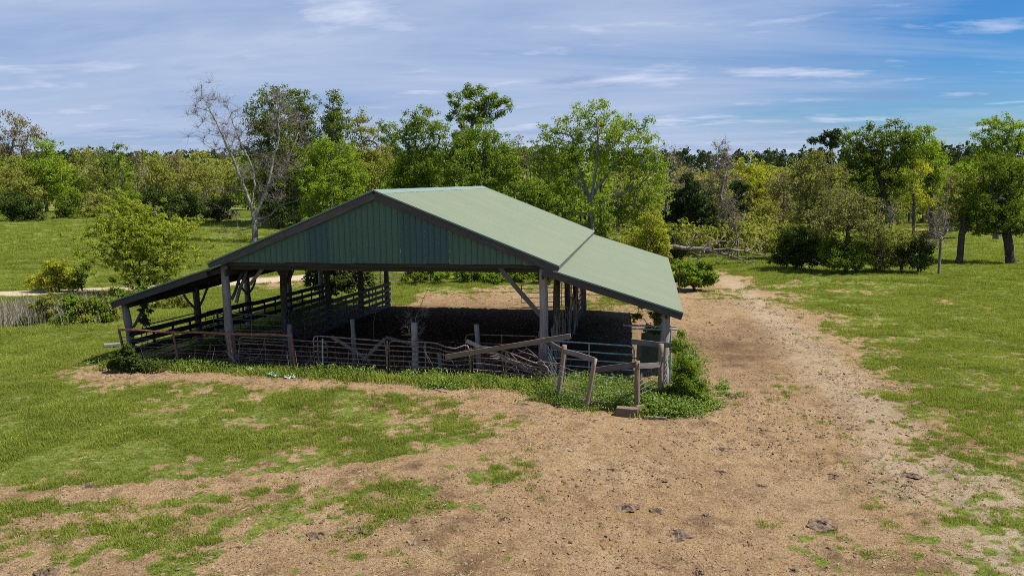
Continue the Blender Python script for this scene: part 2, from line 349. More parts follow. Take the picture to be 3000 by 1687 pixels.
ROAD = gpath('-120,741 0,739 100,737 200,731 290,727 420,722 560,712 680,704 770,697 860,690')
RUT1 = gpath('-60,1252 120,1250 300,1240 500,1222 700,1206 900,1180 1100,1150 1250,1120')
RUT2 = gpath('-60,1320 150,1310 400,1290 620,1262 820,1222 1000,1195 1150,1185')
def grassiness(x, y):
    a, l = logpol(x, y); num = np.zeros_like(a); den = np.zeros_like(a)
    for i in range(len(CP)):
        wgt = 1.0/(((a-CPA[i])**2+(l-CPL[i])**2)**1.6+1e-6); num += wgt*CP[i, 2]; den += wgt
    g = num/den
    g = g*(1-0.75*(1-sstep(0.25, 0.7, poly_dist(x, y, RUT1))))*(1-0.6*(1-sstep(0.2, 0.55, poly_dist(x, y, RUT2))))
    inside = sstep(-10.4, -9.9, x)*(1-sstep(9.2, 9.8, x))*sstep(-0.1, 0.3, y)*(1-sstep(17.0, 18.5, y))
    lane = sstep(-5.9, -6.4, x)*sstep(2, 6, y)
    return g*(1-inside*(1-0.5*lane))
def cover_mask(x, y, g=None):
    if g is None: g = grassiness(x, y)
    n = 0.13*fbm(x, y, 0.5, 2, 0.6, 1)+0.30*fbm(x, y, 1.9, 2, 0.6, 2)+0.57*fbm(x, y, 4.7, 2, 0.5, 6)
    t = g*1.12+0.02+(n-0.5)*4.3*(np.where(g > 0.5, 0.36, 0.12)+0.95*(1-np.abs(g-0.5)*2))
    return sstep(0.28, 0.72, t)*sstep(0.01, 0.08, g)
def mud_shade_mask(x, y):
    nz = 3.0*(fbm(x, y, 0.7, 4)-0.5); inb = 0.93*sstep(-0.4, 0.6, x+9.2*(1-sstep(4, 8, y))+6.2*sstep(4, 8, y))*(1-sstep(6.2, 10.4, x+nz))*sstep(-0.4, 1.0, y)*(1-sstep(16.4, 20.2, y+nz))  # under the roof: dark mud, with the barn's shade painted into its colour
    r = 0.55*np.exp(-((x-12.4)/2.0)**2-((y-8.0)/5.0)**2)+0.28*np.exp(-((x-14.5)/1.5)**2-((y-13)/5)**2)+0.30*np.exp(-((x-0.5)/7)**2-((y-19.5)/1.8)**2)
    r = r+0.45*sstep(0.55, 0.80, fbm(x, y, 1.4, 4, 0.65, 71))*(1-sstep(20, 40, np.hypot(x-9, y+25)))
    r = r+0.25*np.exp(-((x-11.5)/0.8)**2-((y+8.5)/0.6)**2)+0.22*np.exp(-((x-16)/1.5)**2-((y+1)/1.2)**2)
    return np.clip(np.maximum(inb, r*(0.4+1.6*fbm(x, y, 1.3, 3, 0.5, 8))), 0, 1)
def straw_mask(x, y):
    trk = poly_dist(x, y, gpath('1830,700 1900,760 2000,850 2080,930 2170,1010 2260,1110 2330,1230'))
    s = 0.75*(1-sstep(0.3, 1.6, trk))*(0.3+fbm(x, y, 1.0, 3, 0.5, 9))
    e = poly_dist(x, y, gpath('2480,1200 2540,1330 2560,1440')); s = np.maximum(s, 0.8*(1-sstep(0.2, 1.6, e)))
    return np.clip(s, 0, 1)

def axis_lines(lo, hi, step, grow, far_lo, far_hi):
    c = list(np.arange(lo, hi+1e-6, step)); a = []; s = step; x = lo
    while x > far_lo: s *= grow; x -= s; a.append(x)
    b = []; s = step; x = hi
    while x < far_hi: s *= grow; x += s; b.append(x)
    return np.array(a[::-1]+c+b)
XS = axis_lines(-12, 22, 0.125, 1.048, -3200, 3200); YS = axis_lines(-14.5, 2, 0.10, 1.032, -700, 3600)
gx, gy = np.meshgrid(XS, YS); gx = gx.ravel(); gy = gy.ravel()
G_ = grassiness(gx, gy); MASK = cover_mask(gx, gy, G_); MUD_SHADE = mud_shade_mask(gx, gy); STR = straw_mask(gx, gy)
ROADM = 1-sstep(1.3, 2.0, poly_dist(gx, gy, ROAD)+0.5*(fbm(gx, gy, 0.7, 2, 0.5, 4)-0.5))
MASK = MASK*(1-ROADM)
def lumps(x, y, mask):
    near = 1-sstep(45, 75, np.hypot(x-9, y+25))
    z = (fbm(x, y, 0.8, 3, 0.5, 11)-0.5)*0.10+(fbm(x, y, 3.0, 3, 0.6, 12)-0.5)*0.16*(1-0.5*mask)*(0.35+0.65*sstep(0.35, 0.6, fbm(x, y, 0.35, 2, 0.5, 14)))
    tr = fbm(x, y, 0.35, 2, 0.5, 14); holes = np.clip(0.40-fbm(x, y, 3.6, 1, 0.5, 13), 0, 1)
    z = z-holes*0.12*sstep(0.42, 0.62, tr)*(1-mask)
    return z*near
def mound(x, y): return 0.42*np.exp(-((x-1.5)/6.5)**2-((y-22.5)/1.8)**2)
gz = terrain(gx, gy)+lumps(gx, gy, MASK)+mound(gx, gy)
nx, ny = len(XS), len(YS); idx = np.arange(nx*ny).reshape(ny, nx)
Q = np.stack([idx[:-1, :-1], idx[:-1, 1:], idx[1:, 1:], idx[1:, :-1]], -1).reshape(-1, 4)

m, n, b, o = new_mat('pasture_ground'); geo = n.n('ShaderNodeNewGeometry'); pos = geo.outputs['Position']
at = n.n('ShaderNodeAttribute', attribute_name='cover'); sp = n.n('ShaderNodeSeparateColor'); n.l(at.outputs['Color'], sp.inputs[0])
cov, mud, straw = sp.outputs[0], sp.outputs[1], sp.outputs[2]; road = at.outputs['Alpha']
n1 = n.noise(pos, 0.45, 5, 0.6); n2 = n.noise(pos, 5.0, 6, 0.68, 0.6); n3 = n.noise(pos, 24, 5, 0.72, 1.0); n4 = n.noise(pos, 70, 3, 0.7)
dirt = n.mix(n.ramp(n1, [(0.35, 0.0), (0.68, 1.0)]), (0.285, 0.175, 0.084), (0.365, 0.25, 0.137))
dirt = n.mix(n.ramp(n2, [(0.42, 0.0), (0.72, 0.75)]), dirt, (0.42, 0.31, 0.18))
n5 = n.noise(pos, 1.7, 6, 0.7, 0.8)
dirt = n.mix(n.ramp(n5, [(0.36, 0.65), (0.50, 0.0)]), dirt, (0.20, 0.125, 0.07))
dirt = n.mix(n.ramp(n3, [(0.38, 1.0), (0.50, 0.0)]), dirt, (0.105, 0.062, 0.035))
dirt = n.mix(n.ramp(n3, [(0.60, 0.0), (0.75, 0.5)]), dirt, (0.50, 0.40, 0.26))
mud_shade_c = n.mix(n.ramp(n2, [(0.35, 0.0), (0.7, 1.0)]), (0.040, 0.024, 0.015), (0.15, 0.085, 0.046))
dirt = n.mix(mud, dirt, mud_shade_c)
strc = n.mix(n.ramp(n4, [(0.35, 0.0), (0.65, 1.0)]), (0.30, 0.24, 0.16), (0.50, 0.42, 0.30))
dirt = n.mix(n.math('MULTIPLY', straw, n.ramp(n2, [(0.35, 0.25), (0.6, 0.9)])), dirt, strc)
gn1 = n.noise(pos, 0.16, 4, 0.6); gn2 = n.noise(pos, 1.1, 5, 0.65); gn3 = n.noise(pos, 9, 4, 0.7)
gr = n.mix(n.ramp(gn1, [(0.38, 0.0), (0.62, 1.0)]), (0.14, 0.18, 0.03), (0.22, 0.25, 0.055))
gr = n.mix(n.ramp(gn2, [(0.40, 0.0), (0.65, 0.7)]), gr, (0.25, 0.265, 0.065))
gr = n.mix(n.ramp(gn2, [(0.25, 0.7), (0.40, 0.0)]), gr, (0.08, 0.12, 0.016))
gr = n.mix(1.0, gr, (0.84, 0.86, 0.84), 'MULTIPLY')
gr = n.mix(n.ramp(gn3, [(0.34, 0.8), (0.52, 0.0)]), gr, (0.06, 0.09, 0.014))
ce = n.math('ADD', cov, n.math('MULTIPLY', n.math('SUBTRACT', n3, 0.5), 1.1))
c = n.mix(n.ramp(ce, [(0.42, 0.0), (0.62, 1.0)]), dirt, gr)
rdc = n.mix(n.ramp(n2, [(0.35, 0.0), (0.7, 1.0)]), (0.40, 0.31, 0.21), (0.52, 0.43, 0.31))
c = n.mix(road, c, rdc)
n.l(c, b.inputs['Base Color']); b.inputs['Roughness'].default_value = 1.0; b.inputs['Specular IOR Level'].default_value = 0.05
hh = n.math('ADD', n.math('MULTIPLY', n2, 0.5), n.math('MULTIPLY', n3, 0.5)); bump(n, b, hh, 1.0, 0.11)
M_GROUND = m
me = mk_mesh('ground', np.stack([gx, gy, gz], 1), Q, mat=M_GROUND, smooth=True)
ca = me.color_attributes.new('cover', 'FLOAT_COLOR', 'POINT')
ca.data.foreach_set('color', np.stack([MASK, MUD_SHADE, STR, ROADM], 1).astype(np.float32).ravel())
ground = put('ground', me); tag(ground, 'pasture ground with bare tan dirt yard, worn tracks and green grass', None, None, 'structure')
def gz_at(x, y):
    x = np.asarray(x, float); y = np.asarray(y, float); return terrain(x, y)+mound(x, y)

# pond glimpsed under the far shrubs
pc = on_ground(2500*1.0, 762)
th = np.linspace(0, 2*math.pi, 40, endpoint=False)
pm, pn, pb, po = new_mat('pond_water'); pb.inputs['Base Color'].default_value = (0.05, 0.065, 0.07, 1); pb.inputs['Roughness'].default_value = 0.06
bump(pn, pb, pn.noise(pn.n('ShaderNodeNewGeometry').outputs['Position'], 3, 3, 0.5), 0.15, 0.02)
pv = [(pc[0]+(7.0*math.cos(t)+0.6*math.sin(3*t)), pc[1]+1.2*math.sin(t)+0.3*math.sin(2*t+1)+0.17*7*math.cos(t)*0, 0) for t in th]
pzmax = max(tz(x, y) for x, y, _ in pv)+0.10
pv = [(x, y, pzmax) for x, y, _ in pv]+[(pc[0], pc[1], pzmax)]
po_ = put('water', mk_mesh('water', pv, None, [(40, k, (k+1) % 40) for k in range(40)], pm)); tag(po_, 'small pond glinting under the far shrubs', None, None, 'structure')

# ---------------------------------------------------------------- barn
HZ, EZ, LZ, WX, LX, DY = 6.302, 3.787, 2.311, 6.30, 10.334, 17.906
XM, XO = 5.74, 9.80
PY = [0.35+k*(DY-0.7)/4 for k in range(5)]
SLM = (HZ-EZ)/WX; SLL = 0.312
def zm(x): return HZ-SLM*abs(x)
def zl(x): return LZ+SLL*(LX-abs(x))
barn = thing('barn', (0, 8.9, 0), 'open pole barn with sage green metal roof, green gable and a lean-to on each side', 'barn')
def ribbed(L, W, nr, h=0.03, lip=0.0, topfn=None, name='panel', mat=None):
    """ribbed sheet: x = along the ribs 0..L, y = across 0..W, z = up"""
    ys = []; rw = 0.018
    for k in range(nr):
        c = (k+0.5)*W/nr; ys += [(c-2.2*rw, 0), (c-rw, h), (c+rw, h), (c+2.2*rw, 0)]
    ys = [(0, 0)]+ys+[(W, 0)]
    V = []; nyy = len(ys); S = 2
    for i in range(S+1):
        for y, z in ys: V.append((i/S*L, y, z+(0.004*math.sin(y*9+i))))
    Qd = [(i*nyy+k, (i+1)*nyy+k, (i+1)*nyy+k+1, i*nyy+k+1) for i in range(S) for k in range(nyy-1)]
    return mk_mesh(name, V, Qd, mat=mat)
NP = 20; PW = DY/NP
Lm = math.hypot(WX, HZ-EZ); xl0 = 5.75; Ll = math.hypot(LX-xl0, SLL*(LX-xl0))
pmesh = ribbed(Lm, PW, 5, name='roof_panel', mat=M_ROOF); lmesh = ribbed(Ll, PW, 5, name='lean_to_roof_panel', mat=M_ROOF)
for s in (1, -1):
    for k in range(NP):
        jz = RNG.normal(0, 0.0015)
        for (mesh, nm, x0, z0, x1, z1) in ((pmesh, 'roof_panel', 0.0, HZ, WX, EZ), (lmesh, 'lean_to_roof_panel', xl0, zl(xl0), LX, LZ)):
            d = Vector((s*(x1-x0), 0, z1-z0)).normalized(); up = Vector((s*-d.z*s, 0, 0)) if False else Vector((-d.z*1.0, 0, d.x)) if s > 0 else Vector((d.z, 0, -d.x))
            yv = up.cross(d)
            yo = k*PW if yv.y > 0 else (k+1)*PW
            M = Matrix(((d.x, yv.x, up.x, s*x0), (d.y, yv.y, up.y, yo), (d.z, yv.z, up.z, z0+jz), (0, 0, 0, 1)))
            put(nm, mesh, barn, M)
# ridge cap (a folded strip) in lengths
for k in range(6):
    y0 = k*DY/6-0.01; y1 = (k+1)*DY/6+0.03; dz = 0.034+0.004*(k % 2)
    V = []
    for y in (y0, y1):
        for x in (-0.30, -0.05, 0.0, 0.05, 0.30): V.append((x, y, HZ+dz-SLM*abs(x)*1.0+(0.012 if abs(x) < 0.04 else 0)))
    put('ridge_cap', mk_mesh('ridge_cap', V, [(i, i+1, i+6, i+5) for i in range(4)], mat=M_RIDGE), barn)
# painted rake trim lying on the roof edges, grey rake boards under it
for s in (1, -1):
    for (x0, z0, x1, z1) in ((0.02, HZ, WX, EZ), (xl0 if s < 0 else 6.12, None, LX, LZ)):
        if z0 is None: z0 = zl(x0)
        beam('rake_trim', (s*x0, -0.012, z0+0.012), (s*x1, -0.012, z1+0.012), 0.05, 0.05, M_TRIM, barn, seg=4, wob=0.003)
        beam('rake_trim', (s*x0, DY+0.012, z0+0.012), (s*x1, DY+0.012, z1+0.012), 0.05, 0.05, M_TRIM, barn, seg=4, wob=0.003)
    for y, off in ((0.035, 0), (DY-0.035, 0)):
        mid = WX*0.52
        beam('rake_board', (s*0.0, y, zm(0)-0.15), (s*mid, y, zm(mid)-0.15), 0.25, 0.045, M_RAKE, barn, wob=0.01)
        beam('rake_board', (s*(mid+0.01), y+0.004, zm(mid+0.01)-0.15), (s*(WX-0.02), y+0.004, zm(WX)-0.145), 0.24, 0.045, M_RAKE, barn, wob=0.008)
        beam('rake_board', (s*(xl0+(0.0 if s > 0 else 0.62)), y+0.008, zl(xl0+(0.0 if s > 0 else 0.62))-0.14), (s*(LX-0.03), y+0.008, zl(LX)-0.125), 0.22, 0.045, M_RAKE, barn, wob=0.01)
    beam('eave_board', (s*(WX-0.06), 0.1, EZ-0.09), (s*(WX-0.06), DY-0.1, EZ-0.09), 0.15, 0.04, M_RAKE, barn, wob=0.006)
    beam('eave_board', (s*(LX-0.07), 0.1, LZ-0.09), (s*(LX-0.07), DY-0.1, LZ-0.09), 0.14, 0.04, M_RAKE, barn, wob=0.006)
# gable cladding, sheet by sheet
def gable(y, flip):
    npn = 14; wdt = 2*5.98/npn
    for k in range(npn):
        x0 = -5.98+k*wdt; xs = [(x0, 0)]
        for j in range(4):
            c = x0+(j+0.5)*wdt/4; xs += [(c-0.032, 0), (c-0.014, 0.02), (c+0.014, 0.02), (c+0.032, 0)]
        xs += [(x0+wdt-0.004, 0)]
        if x0 < 0 < x0+wdt: xs = sorted(xs+[(0.0, 0.0)])
        zb = EZ+0.035+0.012*math.sin(k*2.3)
        V = []; sg = -1 if not flip else 1; dy = 0.002*(k % 2)
        for x, hgt in xs: V.append((x, y+sg*(hgt+dy), zb))
        for x, hgt in xs: V.append((x, y+sg*(hgt+dy), max(zm(x)-0.03, zb+0.02)))
        nn = len(xs); Qd = [(i, i+1, nn+i+1, nn+i) for i in range(nn-1)]
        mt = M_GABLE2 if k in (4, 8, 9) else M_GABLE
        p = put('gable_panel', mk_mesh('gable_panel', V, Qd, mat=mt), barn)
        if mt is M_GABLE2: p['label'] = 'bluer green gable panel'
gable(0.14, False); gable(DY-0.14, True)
# frame timbers
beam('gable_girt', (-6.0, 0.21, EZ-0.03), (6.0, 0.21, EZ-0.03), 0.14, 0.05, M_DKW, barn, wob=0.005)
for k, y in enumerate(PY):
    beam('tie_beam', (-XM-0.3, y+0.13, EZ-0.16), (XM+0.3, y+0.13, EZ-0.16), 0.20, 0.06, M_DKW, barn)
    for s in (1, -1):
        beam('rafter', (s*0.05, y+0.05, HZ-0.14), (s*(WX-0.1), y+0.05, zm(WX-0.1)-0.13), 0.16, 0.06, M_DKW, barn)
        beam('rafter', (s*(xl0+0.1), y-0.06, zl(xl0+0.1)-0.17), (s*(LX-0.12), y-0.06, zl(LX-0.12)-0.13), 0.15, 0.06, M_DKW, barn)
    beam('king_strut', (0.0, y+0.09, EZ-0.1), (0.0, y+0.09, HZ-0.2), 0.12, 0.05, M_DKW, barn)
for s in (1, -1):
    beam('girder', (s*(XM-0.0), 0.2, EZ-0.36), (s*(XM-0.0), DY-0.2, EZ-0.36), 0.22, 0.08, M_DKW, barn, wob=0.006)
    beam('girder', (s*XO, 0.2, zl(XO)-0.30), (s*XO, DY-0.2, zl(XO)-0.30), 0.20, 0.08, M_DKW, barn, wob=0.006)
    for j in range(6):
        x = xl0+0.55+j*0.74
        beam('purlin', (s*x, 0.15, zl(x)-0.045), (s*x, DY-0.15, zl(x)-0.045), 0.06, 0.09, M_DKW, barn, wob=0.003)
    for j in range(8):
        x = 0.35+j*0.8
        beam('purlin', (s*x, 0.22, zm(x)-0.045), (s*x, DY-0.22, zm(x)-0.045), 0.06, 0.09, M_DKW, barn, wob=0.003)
# poles and knee braces
for k, y in enumerate(PY):
    for s in (1, -1):
        gm = tz(s*XM, y)-0.15; go = tz(s*XO, y)-0.15
        thick = 0.165 if k == 0 else 0.15
        log('pole', (s*XM*1.0+(0.05 if s < 0 and k == 0 else 0), y, gm), (s*XM-(0.12 if s < 0 and k == 0 else 0), y, EZ-0.08), thick, thick*0.82, M_POLE if k == 0 else M_WOOD, barn)
        log('pole', (s*XO, y, go), (s*XO-(0.18 if (s < 0 and k == 0) else 0), y, zl(XO)-0.22), 0.15, 0.125, M_POLE if k == 0 else M_WOOD, barn)
    for dyy in (1, -1):
        yy = y+dyy*0.95
        if yy < 0.2 or yy > DY-0.2: continue
        log('knee_brace', (-XM+0.04, y+dyy*0.1, EZ-1.35), (-XM+0.04, yy, EZ-0.40), 0.06, 0.052, M_WOOD, barn, 7, 5)
        log('knee_brace', (-XO+0.03, y+dyy*0.1, zl(XO)-1.15), (-XO+0.03, yy, zl(XO)-0.30), 0.055, 0.05, M_WOOD, barn, 7, 5)
        if k > 0: log('knee_brace', (XM, y+dyy*0.1, EZ-1.3), (XM, yy, EZ-0.42), 0.055, 0.05, M_DKW, barn, 7, 5)
a = on_y(1463, 782, 0.30); c = on_y(1586, 926, 0.42)
beam('brace_board', a, c, 0.15, 0.045, M_WOOD, barn, up=(0, 0, 1))
a = on_y(783, 771, 0.5); c = on_y(733, 832, 1.4)
beam('brace_board', a, c, 0.12, 0.05, M_POLE, barn)
log('knee_brace', on_y(692, 886, 0.35), on_y(724, 790, 1.0), 0.07, 0.055, M_WOOD, barn, 7, 6)
for (u, v) in ((1492, 610), (1797, 774)):     # two fallen twigs of dirt on the roof are too small; nail holes as dark patches
    pass

# ---------------------------------------------------------------- fences and gates
def ground_pt(x, y, dz=0.0): return np.array([x, y, tz(x, y)+dz])
def pipe_gate(label, A, B, h, rails, ups, mat, r=0.024, clear=0.12, sag=None, lean=(0, 0), round_=0.16, name='pipe_gate', cat='gate', group=None, zA=None, mesh_bars=0):
    A = np.array(A[:2], float); B = np.array(B[:2], float); L = np.linalg.norm(B-A); zA_ = tz(*A) if zA is None else zA; zB_ = tz(*B)
    r *= 1.12; t = thing(name, (A[0], A[1], zA_), label, cat, group)
    def P(s, q):
        q2 = q+(sag(s)*(q/h) if sag else 0)
        p = A+(B-A)*s; return (p[0]+lean[0]*q2, p[1]+lean[1]*q2, zA_+(zB_-zA_)*s+clear+q2)
    e = round_/L; pts = [P(0, 0)]+[P(0, h-round_)]+[P(e*0.3, h-round_*0.25)]+[P(e, h)]
    pts += [P(e+(1-2*e)*k/8, h) for k in range(1, 8)]
    pts += [P(1-e, h), P(1-e*0.3, h-round_*0.25), P(1, h-round_), P(1, 0)]
    tube('frame', pts, r, mat, t)
    tube('rail', [P(k/8, 0.0) for k in range(9)], r, mat, t)
    for q in rails: tube('rail', [P(k/8, q*h+RNG.normal(0, 0.004)) for k in range(9)], r*0.85, mat, t)
    for s in ups: tube('upright', [P(s, 0), P(s, h*0.5), P(s, h)], r*0.85, mat, t)
    return t
# outer left board fence along the lean-to
bf = thing('board_fence', (-XO, 8.9, -0.3), 'dark board fence of three long rails under the left lean-to', 'fence')
for k in range(4):
    y0, y1 = PY[k]-(0.25 if k == 0 else 0), PY[k+1]
    for j, q in enumerate((0.48, 0.82, 1.16)):
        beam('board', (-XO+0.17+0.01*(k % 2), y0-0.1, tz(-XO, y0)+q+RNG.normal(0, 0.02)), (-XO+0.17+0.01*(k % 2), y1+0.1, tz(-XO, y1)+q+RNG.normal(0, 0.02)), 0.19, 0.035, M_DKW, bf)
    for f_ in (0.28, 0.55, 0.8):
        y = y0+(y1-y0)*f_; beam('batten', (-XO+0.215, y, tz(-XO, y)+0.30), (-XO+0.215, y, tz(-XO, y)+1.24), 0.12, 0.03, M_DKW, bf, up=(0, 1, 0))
# inner left board fence (main row, from the second pole back)
bf = thing('board_fence', (-XM, 11, -0.4), 'weathered five-board fence with many battens along the inner left poles', 'fence')
for k in range(1, 4):
    y0, y1 = PY[k], PY[k+1]
    for j, q in enumerate((0.12, 0.42, 0.73, 1.04, 1.35)):
        beam('board', (-XM+0.18+0.008*(k % 2), y0-0.12, tz(-XM, y0)+q+RNG.normal(0, 0.015)), (-XM+0.18+0.008*(k % 2), y1+0.15, tz(-XM, y1)+q+RNG.normal(0, 0.015)), 0.175, 0.035, M_WOOD, bf)
    for f_ in (0.2, 0.45, 0.7, 0.92):
        y = y0+(y1-y0)*f_; beam('batten', (-XM+0.145, y, tz(-XM, y)+0.05), (-XM+0.145, y, tz(-XM, y)+1.42), 0.12, 0.03, M_WOOD, bf, up=(0, 1, 0))
    y = y0+(y1-y0)*0.3; beam('batten', (-XM+0.22, y, tz(-XM, y)+0.02), (-XM+0.22, y, tz(-XM, y)+1.6), 0.04, 0.03, M_POLE, bf, up=(0, 1, 0))
# gates under the left lean-to
pipe_gate('slim steel gate swung back along the left board fence behind the rusty panel', (-XO+0.45, 0.6), (-XO+0.42, 4.0), 1.28, (0.2, 0.4, 0.6, 0.8), (0.5,), M_TPOST, 0.02)
pipe_gate('dark steel gate further back along the left board fence', (-XO+0.42, 4.6), (-XO+0.42, 8.6), 1.22, (0.25, 0.5, 0.75), (0.35, 0.7), M_TPOST, 0.02)
pipe_gate('grey steel gate closing the lane between outer and inner left poles', (-XO+0.7, 4.75), (-XM-0.2, 4.75), 1.15, (0.2, 0.4, 0.6, 0.8), (0.55,), M_GALV, 0.02)
# the rusty corral panel at the front left
XA, XB = -9.98, -3.18
t = thing('corral_fence', (XA, -0.12, 0), 'long rusty red pipe corral panel with thin rods at the front left', 'fence')
def PP(x, q, dy=0.0): return (x, -0.12+dy+0.05*math.sin(x), q+tz(x, 0))
tube('top_rail', [PP(XA+(XB-XA)*k/8, 1.32+0.02*math.sin(k*2)-0.06*k/8) for k in range(9)], 0.042, M_RUST, t, 8)
tube('bottom_rail', [PP(XA+(XB-XA)*k/8, 0.08) for k in range(9)], 0.045, M_RUST, t, 8)
for x, xb, rr in ((XA, XA+0.25, 0.045), (-7.75, -7.55, 0.04), (-5.55, -5.45, 0.045), (XB, XB+0.1, 0.05)):
    tube('post', [PP(xb, 0.02), PP((x+xb)/2, 0.6), PP(x, 1.34)], rr, M_RUST, t, 8)
for q in (0.28, 0.47, 0.66, 0.85, 1.04):
    tube('rod', [PP(XA+(XB-XA)*k/12, q+0.05*math.sin(k*0.7+q*9), 0.05) for k in range(13)], 0.009, M_RUST2, t, 4)
for a_, b_ in (((640, 995), (702, 1060)), ((672, 975), (662, 1000)), ((662, 1000), (700, 1062)), ((708, 1022), (742, 1064)), ((775, 990), (760, 1040)), ((760, 1040), (720, 1066))):
    p0 = on_y(*a_, 0.0); p1 = on_y(*b_, -0.02); tube('dead_stem', [p0, (p0+p1)/2+np.array([0.03, 0.05, 0.02]), p1], 0.011, M_TWIG, t, 4)
# gates along the front
def gy(x): return -0.10-0.03*x if x < 6 else -0.3
GR = 'tube gates strung along the front of the barn'
pipe_gate('small rusty gate with a bent top rail beside the red panel end', (-5.35, 0.15), (-1.95, 0.1), 1.0, (0.22, 0.4, 0.58, 0.78), (0.3, 0.62), M_RUST2, 0.021, 0.12, lambda s: -0.10*s, name='pipe_gate', group=GR)
pipe_gate('brown tube gate tied between two grey poles left of the brush-covered post', (-2.42, 0.02), (0.30, -0.12), 1.12, (0.16, 0.32, 0.5, 0.68, 0.84), (0.06,), M_RUST2, 0.026, 0.14, lambda s: -0.10*s, group=GR)
pipe_gate('brown tube gate with kinked top rail in front of the brush-covered post', (0.42, -0.15), (3.28, -0.28), 1.08, (0.17, 0.34, 0.5, 0.68, 0.84), (0.46,), M_RUST2, 0.026, 0.12, lambda s: -0.02-0.20*math.exp(-((s-0.8)/0.14)**2), group=GR)
pipe_gate('buckled rusty gate sagging to the right over the pile of branches', (3.42, -0.3), (6.02, -0.75), 0.95, (0.2, 0.42, 0.62, 0.8), (0.45,), M_RUST2, 0.024, 0.10, lambda s: 0.02-0.34*s+0.12*math.sin(s*5), group=GR)
pipe_gate('tube gate standing one step behind the buckled rusty gate', (2.95, 0.62), (5.55, 0.55), 1.22, (0.25, 0.5, 0.75), (0.5,), M_RUST2, 0.019, 0.12, group=GR)
pipe_gate('blue-grey galvanised five-bar gate in the right bay of the barn', (6.02, 0.22), (8.78, 0.20), 1.24, (0.16, 0.34, 0.53, 0.76), (0.46,), M_GALV, 0.027, 0.02, group=GR)
tube('stub', [ground_pt(7.0, -0.1, 0), ground_pt(7.0, -0.1, 0.35)], 0.02, M_GALV, None); tag(bpy.data.objects['stub'], 'short grey pipe stub below the galvanised gate', 'pipe')
bpy.data.objects['stub'].name = 'pipe_stub'
# steel posts between the gates
for x, y, hh_, lab in ((-1.98, -0.25, 1.22, 'thin grey steel post between rusty gate and brown tube gate'), (0.36, -0.2, 1.2, 'rusty steel post where the two brown tube gates meet'), (3.35, -0.35, 1.05, 'rusty steel post left of the buckled gate')):
    o_ = tube('steel_post', [ground_pt(x, y, -0.1), ground_pt(x, y, hh_*0.5), ground_pt(x+0.03, y, hh_)], 0.032, M_GALV if x < -1.5 else M_RUST2, None, 8); tag(o_, lab, 'post')
for (xa, xb, yy, hh_, lb) in ((0.6, 3.2, 0.30, 1.0, 'rusty woven wire panel behind the kinked tube gate'), (3.5, 5.6, 0.05, 1.0, 'rusty woven wire panel behind the branch pile'), (-3.0, -2.0, 0.25, 0.9, 'scrap of woven wire between the red panel and brown gate')):
    wt = thing('wire_fence', (xa, yy, 0), lb, 'wire fence'); wb = Buf(); nn = max(3, int((xb-xa)/0.17))
    for i in range(7): wb.tube([(xa+(xb-xa)*k/8, yy+0.05*math.sin(k+i), tz(xa, yy)+0.08+hh_*i/6-0.05*math.sin(k*0.9)) for k in range(9)], 0.006, 3)
    for i in range(nn+1): wb.tube([(xa+(xb-xa)*i/nn, yy+0.03*math.sin(i), tz(xa, yy)+0.05+hh_*k/3) for k in range(4)], 0.005, 3)
    tag(put('woven_wire', wb.mesh('woven_wire', M_RUST2), wt), kind='stuff')
# posts standing free along the front
def post(u0, v0, u1, v1, Y, r, mat, label, name='wooden_post', sides=9):
    a0 = on_y(u0, v0, Y); a1 = on_y(u1, v1, Y); a1[2] = tz(a1[0], a1[1])-0.12
    d = (a0-a1); o_ = log(name, a1, a0, r*1.05, r*0.92, mat, None, sides, 8, 0.10, 0.012)
    return tag(o_, label, 'post')
post(1032, 935, 1040, 1066, 0.55, 0.085, M_POLE, 'grey wooden post with flat top behind the left brown tube gate')
post(1214, 945, 1217, 1095, -0.0, 0.12, M_POLE, 'pale thick post wrapped in a tangle of bare vine')
post(1396, 950, 1406, 1085, 0.25, 0.095, M_POLE, 'grey wooden post standing beside the long leaning plank')
post(1287, 1032, 1293, 1095, 0.1, 0.075, M_POLE, 'short broken post between the pale vine post and the plank')
post(848, 950, 856, 1060, 1.2, 0.09, M_POLE, 'pale square-cut post behind the end of the red panel')
# long planks thrown over the gates
def plank(label, p0, p1, Y0, Y1, wz, th_=0.045, mat=M_WOOD, name='plank', up=(0, 0, 1)):
    return tag(beam(name, on_y(*p0, Y0), on_y(*p1, Y1), wz, th_, mat, None, up=up), label, 'plank')
plank('long grey plank leaning up to the right across the front gates', (1305, 1046), (1672, 984), -0.42, -0.55, 0.17, 0.05, M_POST)
plank('grey plank slanting down to the right behind the buckled gate', (1366, 998), (1560, 1088), -0.22, -0.2, 0.13, mat=M_POLE)
plank('plank rising to the right behind the left brown tube gate', (1070, 1050), (1128, 992), 0.16, 0.1, 0.12)
plank('plank falling to the right behind the left brown tube gate', (972, 986), (1085, 1060), 0.22, 0.16, 0.12)
plank('thin plank behind the top rail of the kinked tube gate', (1130, 988), (1250, 1018), 0.08, 0.10, 0.10)
plank('low dark plank between the vine post and the kinked gate', (1230, 1060), (1390, 1085), 0.35, 0.35, 0.20, mat=M_DKW)
plank('short rail running from the barn pole down to the leaning fence post', (1600, 1000), (1652, 1028), -0.15, -1.6, 0.15)
